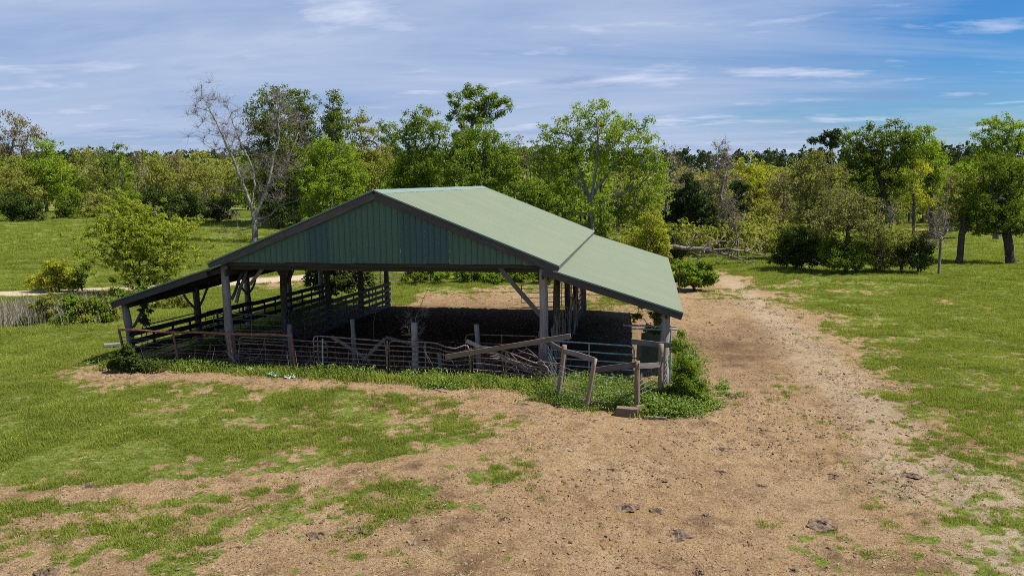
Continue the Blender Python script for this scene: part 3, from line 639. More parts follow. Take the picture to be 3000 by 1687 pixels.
# corner pen at the right front: treated posts, boards and woven wire
def g_post(u0, v0, ub, vb, r, label, mat=M_POST, name='fence_post'):
    P0 = on_ground(ub, vb); a0 = on_y(u0, v0, P0[1]); P0[2] -= 0.12
    tag(log(name, P0, a0, r, r*0.95, mat, None, 10, 8, 0.07, 0.01), label, 'post'); return P0, a0
p1 = g_post(1654, 1011, 1632, 1168, 0.075, 'brown fence post leaning right, leftmost of the corner pen')
p2 = g_post(1743, 1050, 1718, 1194, 0.075, 'brown fence post leaning right, second from left in the corner pen')
p3 = g_post(1867, 1057, 1867, 1205, 0.078, 'upright brown fence post with weathered cap at the pen corner')
p4 = g_post(1937, 1007, 1938, 1178, 0.08, 'tall brown fence post near the right pole of the barn')
q1 = on_ground(1645, 1152); tag(tube('steel_post', [q1, on_y(1662, 1025, q1[1]+0.1)], 0.022, M_TPOST, None, 5), 'thin dark steel T-post leaning behind the leftmost pen post', 'post')
tag(tube('steel_post', [ground_pt(9.95, -0.2, -0.1), ground_pt(9.95, -0.2, 2.0)], 0.03, M_GALV, None, 6), 'thin grey steel post standing right of the barn corner pole', 'post')
pen = thing('wire_fence', (8, -2, -0.1), 'sagging woven wire fence with grey top boards round the corner pen', 'fence')
def topb(a0, a1, da=0.0, db=0.0, wz=0.16, yo=-0.09): beam('board', a0+np.array([0, yo, da]), a1+np.array([0, yo, db]), wz, 0.04, M_WOOD, pen)
topb(p1[1], p2[1], -0.17, -0.03); topb(p2[1]+np.array([0, 0, 0]), p3[1], -0.36, -0.12, 0.17, 0.07); topb(p3[1]+np.array([0.03, 0, 0]), p4[1], -0.12, -0.62, 0.15)
topb(on_y(1850, 1000, -0.35), on_y(1972, 1012, -0.35), 0, 0, 0.17, 0)
def woven(pa, pb, h0, h1, nh, step, sagy=0.0):
    bfr = Buf(); pa = np.array(pa, float); pb = np.array(pb, float); L = np.linalg.norm(pb[:2]-pa[:2]); nv = int(L/step)
    perp = np.array([-(pb-pa)[1], (pb-pa)[0]])/L
    def P(s, q): 
        p = pa[:2]+(pb-pa)[:2]*s+perp*sagy*math.sin(math.pi*s)*(0.4+0.6*q); return (p[0]+0.01*math.sin(s*40+q*9), p[1], tz(*p)+0.05+(h0+(h1-h0)*s)*q-0.05*math.sin(math.pi*s)*q)
    for i in range(nh+1): bfr.tube([P(k/10, i/nh) for k in range(11)], 0.0055, 3)
    for j in range(1, nv): bfr.tube([P(j/nv, k/4) for k in range(5)], 0.0045, 3)
    return tag(put('woven_wire', bfr.mesh('woven_wire', M_WIRE), pen), kind='stuff')
woven(p1[0], p2[0], 1.05, 1.0, 6, 0.16); woven(p2[0], p3[0], 1.0, 0.95, 6, 0.16); woven(p3[0], p4[0], 0.98, 1.15, 7, 0.14, 0.10)
woven(p4[0], (9.85, 0.0, 0), 1.15, 1.25, 7, 0.14, -0.06); woven((5.9, 0.1, 0), p1[0], 1.1, 1.05, 6, 0.16)
# right side clutter
for (a_, b_, Y, lab) in (((1826, 953), (1982, 957), 1.0, 'long thin steel pipe lying level through the right bay, the upper one'), ((1850, 963), (1985, 966), 0.75, 'long steel pipe lying just below the other pipe at the right pole')):
    tag(tube('steel_pipe', [on_y(*a_, Y), on_y(*b_, Y)], 0.028, M_GALV, None, 8), lab, 'pipe')
tag(beam('wooden_screen', (8.98, 1.3, tz(9, 1)+0.78), (9.72, 1.3, tz(9.6, 1)+0.78), 1.5, 0.03, rusty('mossy_green_panel', (0.03, 0.05, 0.035), (0.06, 0.08, 0.05)), None, wob=0.004), 'dull green upright panel under vines in the right bay', 'panel')
tag(log('wooden_post', ground_pt(8.98, 0.05, -0.1), ground_pt(8.94, 0.05, 1.45), 0.085, 0.08, M_WOOD, None), 'grey latch post at the right end of the galvanised gate', 'post')
for k, y in enumerate((5.2, 9.5, 13.5)):
    pass
# slabs and lattice along the inner right poles
sf = thing('slab_fence', (XM, 8, -0.3), 'rough slab fence of bent bark-edged boards along the inner right poles', 'fence')
for k in range(26):
    y = 1.2+k*0.40; hgt = 1.55+0.2*math.sin(k*1.7)
    lo = ground_pt(XM+0.18+0.05*math.sin(k), y, 0.0); hi = lo+np.array([0.10*math.sin(k*2.1), 0.25*math.sin(k*1.3), hgt])
    beam('slab', lo, hi, 0.20+0.05*math.sin(k*3), 0.03, M_POLE, sf, up=(0, 1, 0), seg=6, wob=0.05)
beam('rail', (XM+0.14, 0.6, tz(XM, 1)+1.0), (XM+0.14, 12, tz(XM, 12)+1.0), 0.14, 0.04, M_DKW, sf); beam('rail', (XM+0.14, 0.6, tz(XM, 1)+0.4), (XM+0.14, 12, tz(XM, 12)+0.4), 0.14, 0.04, M_DKW, sf)
lt = thing('lattice_panel', (XM, 14, -0.5), 'pale diamond lattice panel beyond the slab fence at the rear right poles', 'panel')
for k in range(9):
    y = 11.9+k*0.33
    for sgn in (1, -1):
        y1 = y+sgn*1.1
        beam('lath', (XM+0.17+0.02*sgn, y, tz(XM, y)+0.35), (XM+0.17+0.02*sgn, y1, tz(XM, y)+2.0), 0.045, 0.012, M_POLE, lt, up=(0, 1, 0), seg=1, wob=0.0)
# things beyond the barn
g0 = on_ground(1528, 903); g1 = on_ground(1700, 898)
pipe_gate('dark tube gate standing in the dirt just behind the barn', g0, g1, 1.35, (0.2, 0.4, 0.6, 0.8), (0.55, 0.68, 0.85), M_TPOST, 0.022, 0.05)
g0 = on_ground(1812, 868); g1 = on_ground(1925, 888)
rf = thing('rail_fence', tuple(g0), 'low dark two-rail fence in the weeds beyond the right lean-to', 'fence')
for q in (0.45, 0.95): tube('rail', [g0+np.array([0, 0, q]), g1+np.array([0, 0, q-0.05])], 0.04, M_DKW, rf, 6)
for f_ in (0, 0.5, 1.0): gg = g0+(g1-g0)*f_; tube('post', [gg, gg+np.array([0, 0, 1.2])], 0.08, M_TPOST, rf, 8)
gp = on_ground(1989, 858); tag(tube('steel_post', [gp, gp+np.array([0.03, 0, 1.75])], 0.045, M_TPOST, None, 6), 'tall dark steel post by the track in front of the round bush', 'post')
# corral panels far behind
fx0 = on_ground(1130, 835); fx1 = on_ground(1262, 828); fx2 = on_ground(1720, 822)
def far_panels(name, lab, Pa, Pb, n_, mat, h_=1.6, nr=5):
    t = thing(name, tuple(Pa), lab, 'fence')
    for k in range(n_):
        a_ = Pa+(Pb-Pa)*k/n_; b_ = Pa+(Pb-Pa)*(k+1)/n_; a_ = np.array([a_[0], a_[1], tz(a_[0], a_[1])]); b_ = np.array([b_[0], b_[1], tz(b_[0], b_[1])])
        for j in range(nr): q = 0.25+(h_-0.3)*j/(nr-1); tube('rail', [a_+np.array([0.05, 0, q]), (a_+b_)/2+np.array([0, 0, q+0.02*math.sin(k+j)]), b_+np.array([-0.05, 0, q])], 0.03, mat, t, 5)
        tube('post', [a_, a_+np.array([0, 0, h_+0.05])], 0.055, mat, t, 6)
    tube('post', [b_, b_+np.array([0, 0, h_+0.05])], 0.055, mat, t, 6)
far_panels('corral_fence', 'dark tube corral fence overgrown with vines beyond the grass behind the barn', fx1, fx2, 6, M_TPOST)
far_panels('corral_fence', 'reddish rail fence running left from the corner of the far corral', fx0+np.array([-2, -1.0, 0]), fx1, 3, M_POST, 1.7, 6)
# debris
def sheet(label, u, v, L, W, rot, curl, mat):
    P = on_ground(u, v); V = []; n_ = 7
    for i in range(n_):
        for j in range(4):
            s = i/(n_-1)-0.5; q = j/3-0.5; x = s*L; y = q*W; z = 0.05+curl*(s*s*3)+0.03*math.sin(i*2+j)+0.06*max(0, q)
            V.append((P[0]+x*math.cos(rot)-y*math.sin(rot), P[1]+x*math.sin(rot)+y*math.cos(rot), P[2]+z))
    Qd = [(i*4+j, (i+1)*4+j, (i+1)*4+j+1, i*4+j+1) for i in range(n_-1) for j in range(3)]
    o_ = put('metal_sheet', mk_mesh('metal_sheet', V, Qd, mat=mat)); 
    md = o_.modifiers.new('solid', 'SOLIDIFY'); md.thickness = 0.006
    return tag(o_, label, 'sheet metal')
M_SH = rusty('green_sheet', (0.10, 0.22, 0.17), (0.35, 0.48, 0.42), 0.5, sc=3); M_SHW = rusty('white_sheet', (0.5, 0.55, 0.54), (0.7, 0.73, 0.72), 0.5)
sheet('curled green metal scrap in the weeds below the red panel', 752, 1092, 0.62, 0.28, -0.35, 0.10, M_SH)
sheet('longer green metal scrap lying flat on the dirt', 822, 1103, 0.85, 0.30, -0.05, 0.05, M_SH)
sheet('pale white metal scrap beside the longer green one', 849, 1108, 0.34, 0.32, 0.5, 0.04, M_SHW)
def ground_beam(label, p0, p1, wz, th_, mat, z=0.04, name='plank'):
    a_ = on_ground(*p0); b_ = on_ground(*p1); a_[2] += z; b_[2] += z
    return tag(beam(name, a_, b_, th_, wz, mat, None, seg=4), label, 'board')
ground_beam('split board lying on the dirt right of the wooden block', (1886, 1226), (1952, 1229), 0.10, 0.05, M_POST, 0.04)
ground_beam('thin stick of wood lying on the bare dirt in the yard', (1258, 1139), (1312, 1152), 0.07, 0.04, M_POST, 0.03, 'stick')
ground_beam('pale splintered board lying in the grass of the corner pen', (1822, 1165), (1852, 1168), 0.16, 0.05, M_POLE, 0.15)
ground_beam('low border board at the foot of the pen, left half', (1700, 1186), (1790, 1200), 0.05, 0.20, M_POST, 0.10)
ground_beam('small pale stick on the open dirt in the foreground', (1282, 1536), (1312, 1526), 0.03, 0.02, M_POLE, 0.015, 'stick')
ground_beam('dark short plank fragment near the right grass edge', (2675, 1190), (2695, 1180), 0.12, 0.05, M_POST, 0.03)
ground_beam('grey flat beam end lying in the grass left of the barn corner', (306, 1020), (352, 1017), 0.28, 0.10, M_POLE, 0.14)
blk = on_ground(1838, 1216)
tag(beam('wooden_block', blk+np.array([-0.30, 0.05, 0.10]), blk+np.array([0.30, -0.02, 0.10]), 0.24, 0.26, M_POST, None, seg=1, wob=0.0), 'brown wooden block on the dirt at the pen corner', 'wood block')
blk = on_ground(1870, 1214)
tag(beam('wooden_block', blk+np.array([-0.06, 0.02, 0.12]), blk+np.array([0.14, 0.16, 0.12]), 0.27, 0.10, M_POST, None, seg=1, wob=0.0), 'narrow block on end against the foot of the corner post', 'wood block')
# cow pats
M_PAT = rusty('dry_dung', (0.045, 0.028, 0.018), (0.20, 0.135, 0.085), 1.0, sc=9)
PATS = [(970,1213,.16,'in the patchy grass left of the yard'),(905,1330,.26,'large pale one in the lower left dirt'),(1485,1190,.22,'left one of the pair in the middle of the yard'),(1538,1184,.22,'dark right one of the pair in the middle of the yard'),
 (1272,1305,.18,'left of centre near the bottom'),(1575,1277,.26,'flat brown one above the crumbled lump'),(1655,1283,.17,'crumbled dark one beside the flat brown one'),(1773,1299,.20,'round dark one low in the centre right'),
 (1688,1141,.20,'flat one nearest the corner pen'),(1815,1129,.18,'thin one right of the pen corner'),(1808,1188,.22,'flat brown one in the middle right of the yard'),(2065,1318,.32,'broad grey one at the lower right'),
 (2292,1194,.22,'dark one close to the right grass edge'),(2098,1197,.20,'thin brown one left of the right grass edge'),(1915,1225,.24,'broken one in the centre right'),(120,1437,.24,'at the bottom left corner'),
 (228,1222,.28,'dark one at the edge of the left tyre track'),(1705,1345,.32,'wide dark stain at the bottom right centre'),(800,1345,.20,'small crumbled one beside the large pale one'),(1170,1045,.14,'small one below the front weeds'),
 (1760,1440,.13,'small one at the bottom edge'),(1990,1436,.15,'half-buried one at the bottom right edge'),(1925,775,.3,'far dark lump beside the lean-to on the track'),(2010,800,.35,'dark lump far up the track'),(1842,1000,.2,'small lump beside the yellow-green bush'),(1320,1017,.18,'dark lump right of the pen planks')]
for u, v, R_, lab in PATS:
    P = on_ground(u*K, v*K); V = []; nr_, ns = 5, 16; ph = RNG.random(4)*6
    for i in range(nr_):
        q = (i+0.0)/(nr_-1)
        for k in range(ns):
            a_ = 2*math.pi*k/ns; rr = 1.0*R_*(0.05+0.95*q)*(1+0.18*math.sin(2*a_+ph[0])+0.13*math.sin(5*a_+ph[1])+RNG.normal(0, 0.10))
            V.append((P[0]+rr*math.cos(a_), P[1]+rr*0.8*math.sin(a_), P[2]+(0.02+R_*0.05)*(1-q**3)*(0.8+0.5*math.sin(k*1.9+i*2+ph[2])+RNG.normal(0, 0.35))-0.01*q))
    Qd = [(i*ns+k, i*ns+(k+1) % ns, (i+1)*ns+(k+1) % ns, (i+1)*ns+k) for i in range(nr_-1) for k in range(ns)]
    V.append((P[0], P[1], P[2]+0.02+R_*0.05)); T = [(len(V)-1, (k+1) % ns, k) for k in range(ns)]
    tag(put('cow_pat', mk_mesh('cow_pat', V, Qd, T, M_PAT, False)), 'dried cow pat, '+lab, 'cow pat', 'cow pats scattered over the yard')

# ---------------------------------------------------------------- trees
def bez(p0, p1, p2, n): t = np.linspace(0, 1, n)[1:, None]; return (1-t)**2*p0+2*t*(1-t)*p1+t*t*p2
class Skel:
    def __init__(s, root): s.P = [np.array(root, float)]; s.par = [-1]
    def poly(s, start, pts):
        k = start
        for p in pts: s.P.append(np.array(p, float)); s.par.append(k); k = len(s.P)-1
        return k
    def nearest(s, p):
        A = np.array(s.P); d = p-A; L = np.linalg.norm(d, axis=1)+1e-6
        cost = L*(1+0.9*np.clip(-d[:, 2]/L+0.1, 0, 1.2)); cost[0] *= 1.5; return int(np.argmin(cost))
    def grow(s, targets, seg=1.0, wig=0.08):
        for p in targets:
            k = s.nearest(p); a = s.P[k]; d = p-a; L = np.linalg.norm(d)
            if L < 0.05: continue
            pd = a-s.P[s.par[k]] if s.par[k] >= 0 else np.array([0, 0, 1.0]); pd = pd/(np.linalg.norm(pd)+1e-6)
            c = a+pd*L*0.35+d*0.25+RNG.normal(0, wig*L, 3); n_ = max(3, min(9, int(L/seg)+2))
            s.poly(k, bez(a, c, np.array(p), n_)+RNG.normal(0, 0.012*L, (n_-1, 3)))
    def radii(s, R, tip, expo=2.35):
        n_ = len(s.P); acc = np.zeros(n_); ch = np.zeros(n_, int)
        for i in range(1, n_): ch[s.par[i]] += 1
        acc[ch == 0] = 1.0
        for i in range(n_-1, 0, -1): acc[s.par[i]] += acc[i]
        r = tip*acc**(1/expo); f_ = R/max(r[0], 1e-6)
        lev = np.clip(np.log(np.maximum(acc, 1))/np.log(max(acc[0], 2)), 0, 1)
        return r*(1+(f_-1)*lev)
    def mesh(s, name, mat, R, tip, sides_big=7, flare=1.35):
        P = np.array(s.P); par = np.array(s.par); r = s.radii(R, tip); r[0] *= flare
        i = np.arange(1, len(P)); a = P[par[i]]; b_ = P[i]; ra = np.minimum(r[par[i]], r[i]*1.35+0.002); ra = np.where(par[i] == 0, r[0], ra); rb = r[i]
        buf = Buf()
        for lo, hi, sd in ((0.07, 99, sides_big), (0.025, 0.07, 5), (0, 0.025, 3)):
            m_ = (ra >= lo) & (ra < hi)
            if not m_.any(): continue
            A, B, RA, RB = a[m_], b_[m_], ra[m_], rb[m_]; T = B-A; T /= np.linalg.norm(T, axis=1)[:, None]+1e-9
            ref = np.where(np.abs(T[:, 2:3]) < 0.9, np.array([[0, 0, 1.0]]), np.array([[1.0, 0, 0]])); x = np.cross(T, ref); x /= np.linalg.norm(x, axis=1)[:, None]+1e-9; y = np.cross(T, x)
            th_ = np.arange(sd)*2*math.pi/sd; cs = x[:, None]*np.cos(th_)[None, :, None]+y[:, None]*np.sin(th_)[None, :, None]
            V = np.concatenate([A[:, None]+cs*RA[:, None, None], B[:, None]+cs*RB[:, None, None]], 1); n_ = len(A)
            base = np.arange(n_)[:, None]*2*sd; k = np.arange(sd)[None]; k2 = (k+1) % sd
            buf.add(V.reshape(-1, 3), np.stack([base+k, base+k2, base+sd+k2, base+sd+k], -1).reshape(-1, 4))
        return buf.mesh(name, mat, True)
def leaves(centres, rad, per, size, up=0.45, flat=0.75, droop=0.0, elong=1.0):
    """leaf faces spread in puffs round the twig ends"""
    n_ = len(centres)*per; c = np.repeat(centres, per, 0); r = np.repeat(np.broadcast_to(rad, (len(centres),)), per)
    d = RNG.normal(0, 1, (n_, 3)); d /= np.linalg.norm(d, axis=1)[:, None]; q = RNG.random(n_)**0.6
    off = d*(r*q)[:, None]; off[:, 2] *= flat
    off[:, 2] -= droop*r*RNG.random(n_)
    p = c+off
    nrm = d*0.6+np.array([0, 0, up])+RNG.normal(0, 0.45, (n_, 3)); nrm /= np.linalg.norm(nrm, axis=1)[:, None]
    t = np.cross(nrm, RNG.normal(0, 1, (n_, 3))); t /= np.linalg.norm(t, axis=1)[:, None]+1e-9; b_ = np.cross(nrm, t)
    sz = size*(0.65+0.7*RNG.random(n_)); a = t*(sz*0.5*elong)[:, None]; e = b_*(sz*0.33)[:, None]; k = nrm*(sz*0.10)[:, None]
    V = np.stack([p-a, p-e+k, p+a, p+e+k], 1).reshape(-1, 3); i = np.arange(n_)[:, None]*4
    return V, np.concatenate([i+np.array([0, 1, 2, 3])], 1)
def blob_points(blobs, D, gap, rngspread=1.0, jit=0.2):
    out_ = []; dirs = []
    for (u, v, ru, rv) in blobs:
        c = at_depth(u, v, D); rx = ru*D*K/F; rz = rv*D*K/F; ry = 0.85*(rx*rz)**0.5
        c = c+FW*RNG.normal(0, 0.45*rx)*rngspread; vol = rx*ry*rz; n_ = max(4, int(vol*4.0/gap**3))
        n_ = min(n_, 110)
        d = RNG.normal(0, 1, (n_, 3)); d /= np.linalg.norm(d, axis=1)[:, None]; q = RNG.random(n_)**0.38
        X = RT[:2]; p = c[None]+np.stack([d[:, 0]*rx*q, d[:, 1]*ry*q, d[:, 2]*rz*q*0.95], 1)
        p = p+RNG.normal(0, jit, (n_, 3))*np.array([rx, rx, rz*0.8])
        out_.append(p)
    P = np.concatenate(out_); P = P[P[:, 2] > terrain(P[:, 0], P[:, 1])+0.15]; return P
def tree(name, label, D, u, blobs, leaf=None, R=0.25, bark=M_BARK, dens=1.0, lsz=1.75, puff=5.0, tw=0, limbs=None, tip=0.02, trunk_h=None, cat='tree', group=None, flat=0.75, droop=0.0, up=0.45, elong=1.0, gap=None, stems=1, wig=0.08, jit=0.2):
    pxm = F/K/2.516/D                                      # one pixel of the final picture is 1/pxm metres at this distance
    if cat in ('shrub', 'bush', 'vine') and name != 'bare_vine':    # shrubs keep their leaves down to the soil
        gd = 457+F/K*(CAM[2]+0.6)/D
        blobs = list(blobs)+[(uu, vv+(gd-vv)*0.55, ru*0.95, max(rv*0.8, (gd-vv)*0.5)) for uu, vv, ru, rv in blobs if vv+rv < gd-4 and gd-vv < 3.2*rv+30]
    low = min(max(v+rv for _, v, _, rv in blobs), 1e9 if cat not in ('shrub', 'bush') else max(v+rv for _, v, _, rv in blobs)-4)
    for _ in range(6):                                      # a crown may not reach below the ground: bring the plant nearer until it stands
        b0 = base_at(u, D); q = b0-CAM; gv = (843.5-F*(q@UP)/(q@FW))/K
        if low <= gv+3: break
        D *= 1-min(0.5, (low-gv)/(low-440)*0.98)
    pxm = F/K/2.516/D
    P = blob_points(blobs, D, gap or puff/pxm*1.15, 1.0, jit)
    root = thing(name, tuple(b0), label, cat, group)
    s = Skel(b0-np.array([0, 0, 0.25]))
    if limbs:
        for j, lb in enumerate(limbs):
            dd = RNG.normal(0, 0.5) if j else 0
            pts = [at_depth(uu, vv, D)+FW*dd*min(1, i/2) for i, (uu, vv) in enumerate(lb)]
            k = s.nearest(pts[0]) if j else 0
            fine = []
            prev = s.P[k]
            for q in pts:
                for f_ in (0.33, 0.67, 1.0): fine.append(prev+(q-prev)*f_+RNG.normal(0, 0.02*np.linalg.norm(q-prev), 3))
                prev = q
            s.poly(k, fine)
    else:
        c = P.mean(0); top = P[:, 2].max(); zb = P[:, 2].min()
        for j in range(stems):
            tx = c+RNG.normal(0, 1, 3)*0.12*(top-b0[2])*(0.3 if stems == 1 else 0.9); h1 = trunk_h if trunk_h else max(0.3*(top-b0[2]), zb-b0[2]+0.15*(top-zb))
            m_ = np.array([b0[0]+(tx[0]-b0[0])*0.35, b0[1]+(tx[1]-b0[1])*0.35, b0[2]+h1]); t_ = np.array([tx[0], tx[1], b0[2]+(top-b0[2])*0.72])
            a_ = s.poly(0, [s.P[0]+(m_-s.P[0])*f_+RNG.normal(0, 0.04, 3) for f_ in (0.25, 0.5, 0.75, 1)])
            s.poly(a_, [m_+(t_-m_)*f_+RNG.normal(0, 0.25 if stems == 1 else 0.1, 3) for f_ in (0.25, 0.5, 0.75, 1)])
    A = np.array(s.P); dd = np.array([np.min(np.linalg.norm(A-p, axis=1)) for p in P]); order = np.argsort(dd+RNG.random(len(P))*1.5)
    s.grow(P[order], seg=1.2, wig=wig)
    tips = P
    if tw:
        B2 = Buf(); s2 = []
        for p in P:
            k = tw
            c = p[None]+RNG.normal(0, puff/pxm*0.62, (k, 3))*np.array([1, 1, 0.9])+np.array([0, 0, puff/pxm*0.25])
            s2.append(c)
        P2 = np.concatenate(s2); P2 = P2[P2[:, 2] > b0[2]+0.3]
        par = np.repeat(np.arange(len(P)), tw)[:len(P2)]
        # twigs: short bent whips from the twig ends
        V_all = []; 
        for lo in range(0, len(P2)):
            a_ = P[par[lo]]; b_ = P2[lo]
            mid = (a_+b_)/2+RNG.normal(0, 0.10*np.linalg.norm(b_-a_), 3); mid[2] += 0.05*np.linalg.norm(b_-a_)
            B2.tube([a_, mid, b_], [tip*0.62, tip*0.5, tip*0.28], 3)
        put('twigs', B2.mesh('twigs', bark if bark is not M_BARKP else M_TWIG), root)['kind'] = 'stuff'
    put('trunk', s.mesh('trunk', bark, R, tip), root)
    if leaf:
        area = sum(math.pi*ru*rv for _, _, ru, rv in blobs)/6.33
        nl = int(area*3.0*dens); per = max(4, int(nl/len(P))); sz = lsz/pxm
        V, Qd = leaves(P, puff/pxm*(0.75+0.5*RNG.random(len(P))), per, sz, up, flat, droop, elong)
        crown = put('crown', mk_mesh('crown', V, Qd, mat=LEAF[leaf]), root); crown['kind'] = 'stuff'
    return root
T = tree; GW = 'trees of the wood edge across the left field'
T('tree','tall thin tan-leaved tree, tallest at the far left of the field edge',150,30,[(22,315,30,32),(72,325,32,32),(10,365,35,35),(60,380,40,35),(95,350,18,25)],'tan',.3,dens=.45,tw=4,group=GW,puff=7)
T('tree','bright green rounded tree at the far left edge of the field',146,118,[(110,375,36,30),(95,425,45,40),(145,430,35,45),(120,475,50,35),(80,470,35,35)],'bright',.3,group=GW)
T('tree','broad olive tree below the tall tan tree at the far left',142,22,[(20,440,50,45),(65,480,45,45),(0,490,35,45),(35,510,50,20)],'olive',.3,dens=1.1,group=GW)
T('tree','dull green tree just right of the bright rounded tree',152,172,[(165,490,32,38),(180,450,22,30),(190,495,20,30)],'mid',.2,group=GW)
T('tree','pale sparse tree with light trunk third of the way to the dead tree',155,218,[(205,385,22,26),(228,405,28,30),(215,445,32,40),(200,475,30,30)],'olive',.2,M_BARKP,.55,tw=3,group=GW)
T('tree','dark-trunked nearly leafless tree before the left wood',140,270,[(255,385,20,18),(272,410,30,28),(262,455,28,35),(285,470,28,30)],'dark',.32,M_BARKD,.35,tw=6,group=GW)
T('tree','small-leaved green tree rising right of the dark-trunked one',152,300,[(300,375,22,18),(298,405,24,25),(302,450,28,40)],'mid',.2,dens=.7,tw=2,group=GW)
T('tree','bare brown tree between green ones in the left wood',158,352,[(348,402,26,22),(352,440,28,30),(350,480,25,25)],'tan',.22,dens=.25,tw=8,group=GW)
T('tree','yellow-olive tree left of the lone pair in the left wood',156,395,[(398,420,30,28),(392,460,38,35)],'olive',.22,group=GW)
T('tree','brownish tree with round top above the dark cedars',160,437,[(435,405,30,22),(440,450,34,38)],'tan',.22,dens=.8,tw=3,group=GW)
T('tree','light green airy tree above the dark cedars',154,482,[(485,430,32,28),(480,465,34,35)],'olive',.2,M_BARKP,.9,tw=1,group=GW)
T('tree','pale green tree just left of the dead tree crown base',158,526,[(525,425,28,30),(522,465,34,38)],'olive',.2,M_BARKP,.7,tw=2,group=GW)
T('tree','faint olive tree seen through the dead tree limbs',150,575,[(572,440,32,32),(580,480,34,34)],'olive',.2,dens=.9,group=GW)
T('tree','dim green tree behind the fork of the dead tree',150,625,[(622,450,34,40),(628,500,34,28)],'mid',.2,group=GW)
GC = 'dark cedar bushes along the far side of the left field'
for (lab,u,bl,lf,D_) in (('low green bush at the far left end of the field edge',55,[(40,510,45,22),(85,515,30,16)],'cedar',138),('small dull bush right of the bright rounded tree',170,[(170,508,30,18)],'dark',145),('olive bush under the pale sparse tree',228,[(228,500,30,20)],'olive',148),
   ('green bush under the bare brown tree',320,[(318,500,32,22),(345,505,20,16)],'mid',148),('dark cedar bush, leftmost of the dark row',375,[(372,500,26,24)],'cedar',146),('dark cedar bush, second in the dark row',418,[(415,500,28,26)],'cedar',146),('dark cedar bush, third in the dark row',460,[(458,502,28,25)],'cedar',144),
   ('low dark cedar bush, fourth in the dark row',495,[(495,507,22,18)],'cedar',144),('wide dark cedar bush left of the dead tree trunk',545,[(540,512,34,20),(570,515,20,16)],'cedar',142),('dark cedar bush right behind the dead tree trunk',700,[(690,530,40,25),(730,540,30,20)],'cedar',128)):
    T('bush',lab,D_,u,bl,lf,.1,M_BARKD,1.5,cat='bush',group=GC)
# the big dead tree
T('dead_tree','tall dead tree with pale forked trunk leaning left, in the field behind the barn',92,640,
  [(515,235,38,30),(545,255,35,35),(500,290,32,35),(530,300,40,35),(490,335,30,25),(560,320,40,35),(590,350,40,38),(620,300,28,35),(620,350,30,40),(555,370,40,30),(700,255,42,40),(740,280,35,40),(700,320,40,45),(745,340,28,40),(650,420,40,40),(700,420,45,40),(750,430,40,40),(600,430,35,30),(690,480,45,35),(560,480,45,25),(740,490,45,25),(760,540,50,22),(590,530,45,20),(680,560,45,18),(570,590,35,14),(780,515,30,20)],
  None,.36,M_BARKP,tw=17,tip=.020,puff=8.0,gap=1.15,limbs=[[(640,570),(641,552),(632,515),(612,465),(597,425),(575,375),(552,325),(525,270),(505,240)],[(632,515),(640,470),(636,430),(622,395),(604,360),(588,320),(578,290)],[(643,545),(658,505),(672,470),(682,420),(700,350),(702,290),(696,255)],[(672,470),(700,440),(725,400),(748,340)],[(641,552),(672,545),(700,520),(735,505),(775,490)],[(597,425),(560,345),(505,335)],[(660,560),(620,578),(590,585),(560,592)]],wig=.10)
GO = 'tall trees of the copse behind the barn'
T('oak_tree','dark oak behind the upper right limbs of the dead tree',114,650,[(640,280,26,25),(650,320,35,35),(700,260,42,32),(700,320,48,45),(655,375,42,42),(720,380,45,45),(690,440,55,45),(650,470,45,45),(690,510,55,35)],'dark',.45,group=GO,dens=1.0)
T('oak_tree','dark oak with the highest crown of the left copse',116,752,[(740,240,32,22),(770,262,36,30),(750,300,48,42),(745,350,50,48),(755,410,48,45),(720,460,50,45),(720,520,50,35)],'dark',.45,group=GO)
T('oak_tree','dark oak with a rounded top right of the highest one',112,832,[(835,245,32,22),(828,290,40,38),(850,320,34,38),(822,350,46,42),(800,400,40,40),(780,480,45,45)],'dark',.42,group=GO)
T('tree','yellowish olive tree between the oaks and the green trees',108,925,[(912,292,20,18),(915,330,36,32),(895,385,38,42),(945,385,42,34),(960,420,36,34),(920,450,50,40),(940,500,50,30)],'olive',.3,dens=1.05,group=GO)
T('tree','small dark tree peeking between the yellowish tree and green crowns',122,978,[(975,318,24,18),(980,350,28,32),(985,400,28,40)],'mid',.25,group=GO)
T('tree','fresh bright green tree just above the left roof slope',92,830,[(832,365,42,24),(795,395,42,34),(865,395,44,34),(830,430,60,40),(765,435,32,38),(885,440,36,36),(810,480,60,36),(870,490,50,34),(790,530,50,30),(840,560,70,30)],'bright',.25,group=GO,dens=1.1)
T('tree','green tree with rounded head left of the tall open-topped one',98,1055,[(1060,290,42,22),(1025,325,40,34),(1085,335,46,34),(1050,380,55,38),(1010,430,42,44),(1085,425,52,44),(1045,475,65,44),(1000,500,40,40),(1060,540,80,35)],'mid',.35,group=GO,dens=1.05)
T('tree','tallest open-topped tree over the ridge of the barn',102,1160,[(1190,238,46,14),(1235,250,34,18),(1140,248,22,15),(1145,275,20,16),(1255,280,22,16),(1215,280,30,14),(1165,300,26,16),(1180,340,40,20),(1270,262,20,16),(1215,262,34,16),(1175,262,26,14),(1130,290,18,14),(1195,300,40,18)],'mid',.28,dens=1.3,tw=1,group=GO,limbs=[[(1160,560),(1165,450),(1165,370),(1160,310),(1145,260)],[(1165,370),(1195,310),(1225,270),(1240,250)],[(1195,310),(1190,260)]])
T('tree','wide green tree under the open-topped crown',96,1200,[(1175,335,42,26),(1225,345,44,28),(1270,375,42,30),(1150,380,42,40),(1205,395,55,40),(1265,420,50,38),(1170,450,60,42),(1240,470,60,42),(1300,455,34,38),(1200,520,90,36)],'mid',.35,group=GO,dens=1.05)
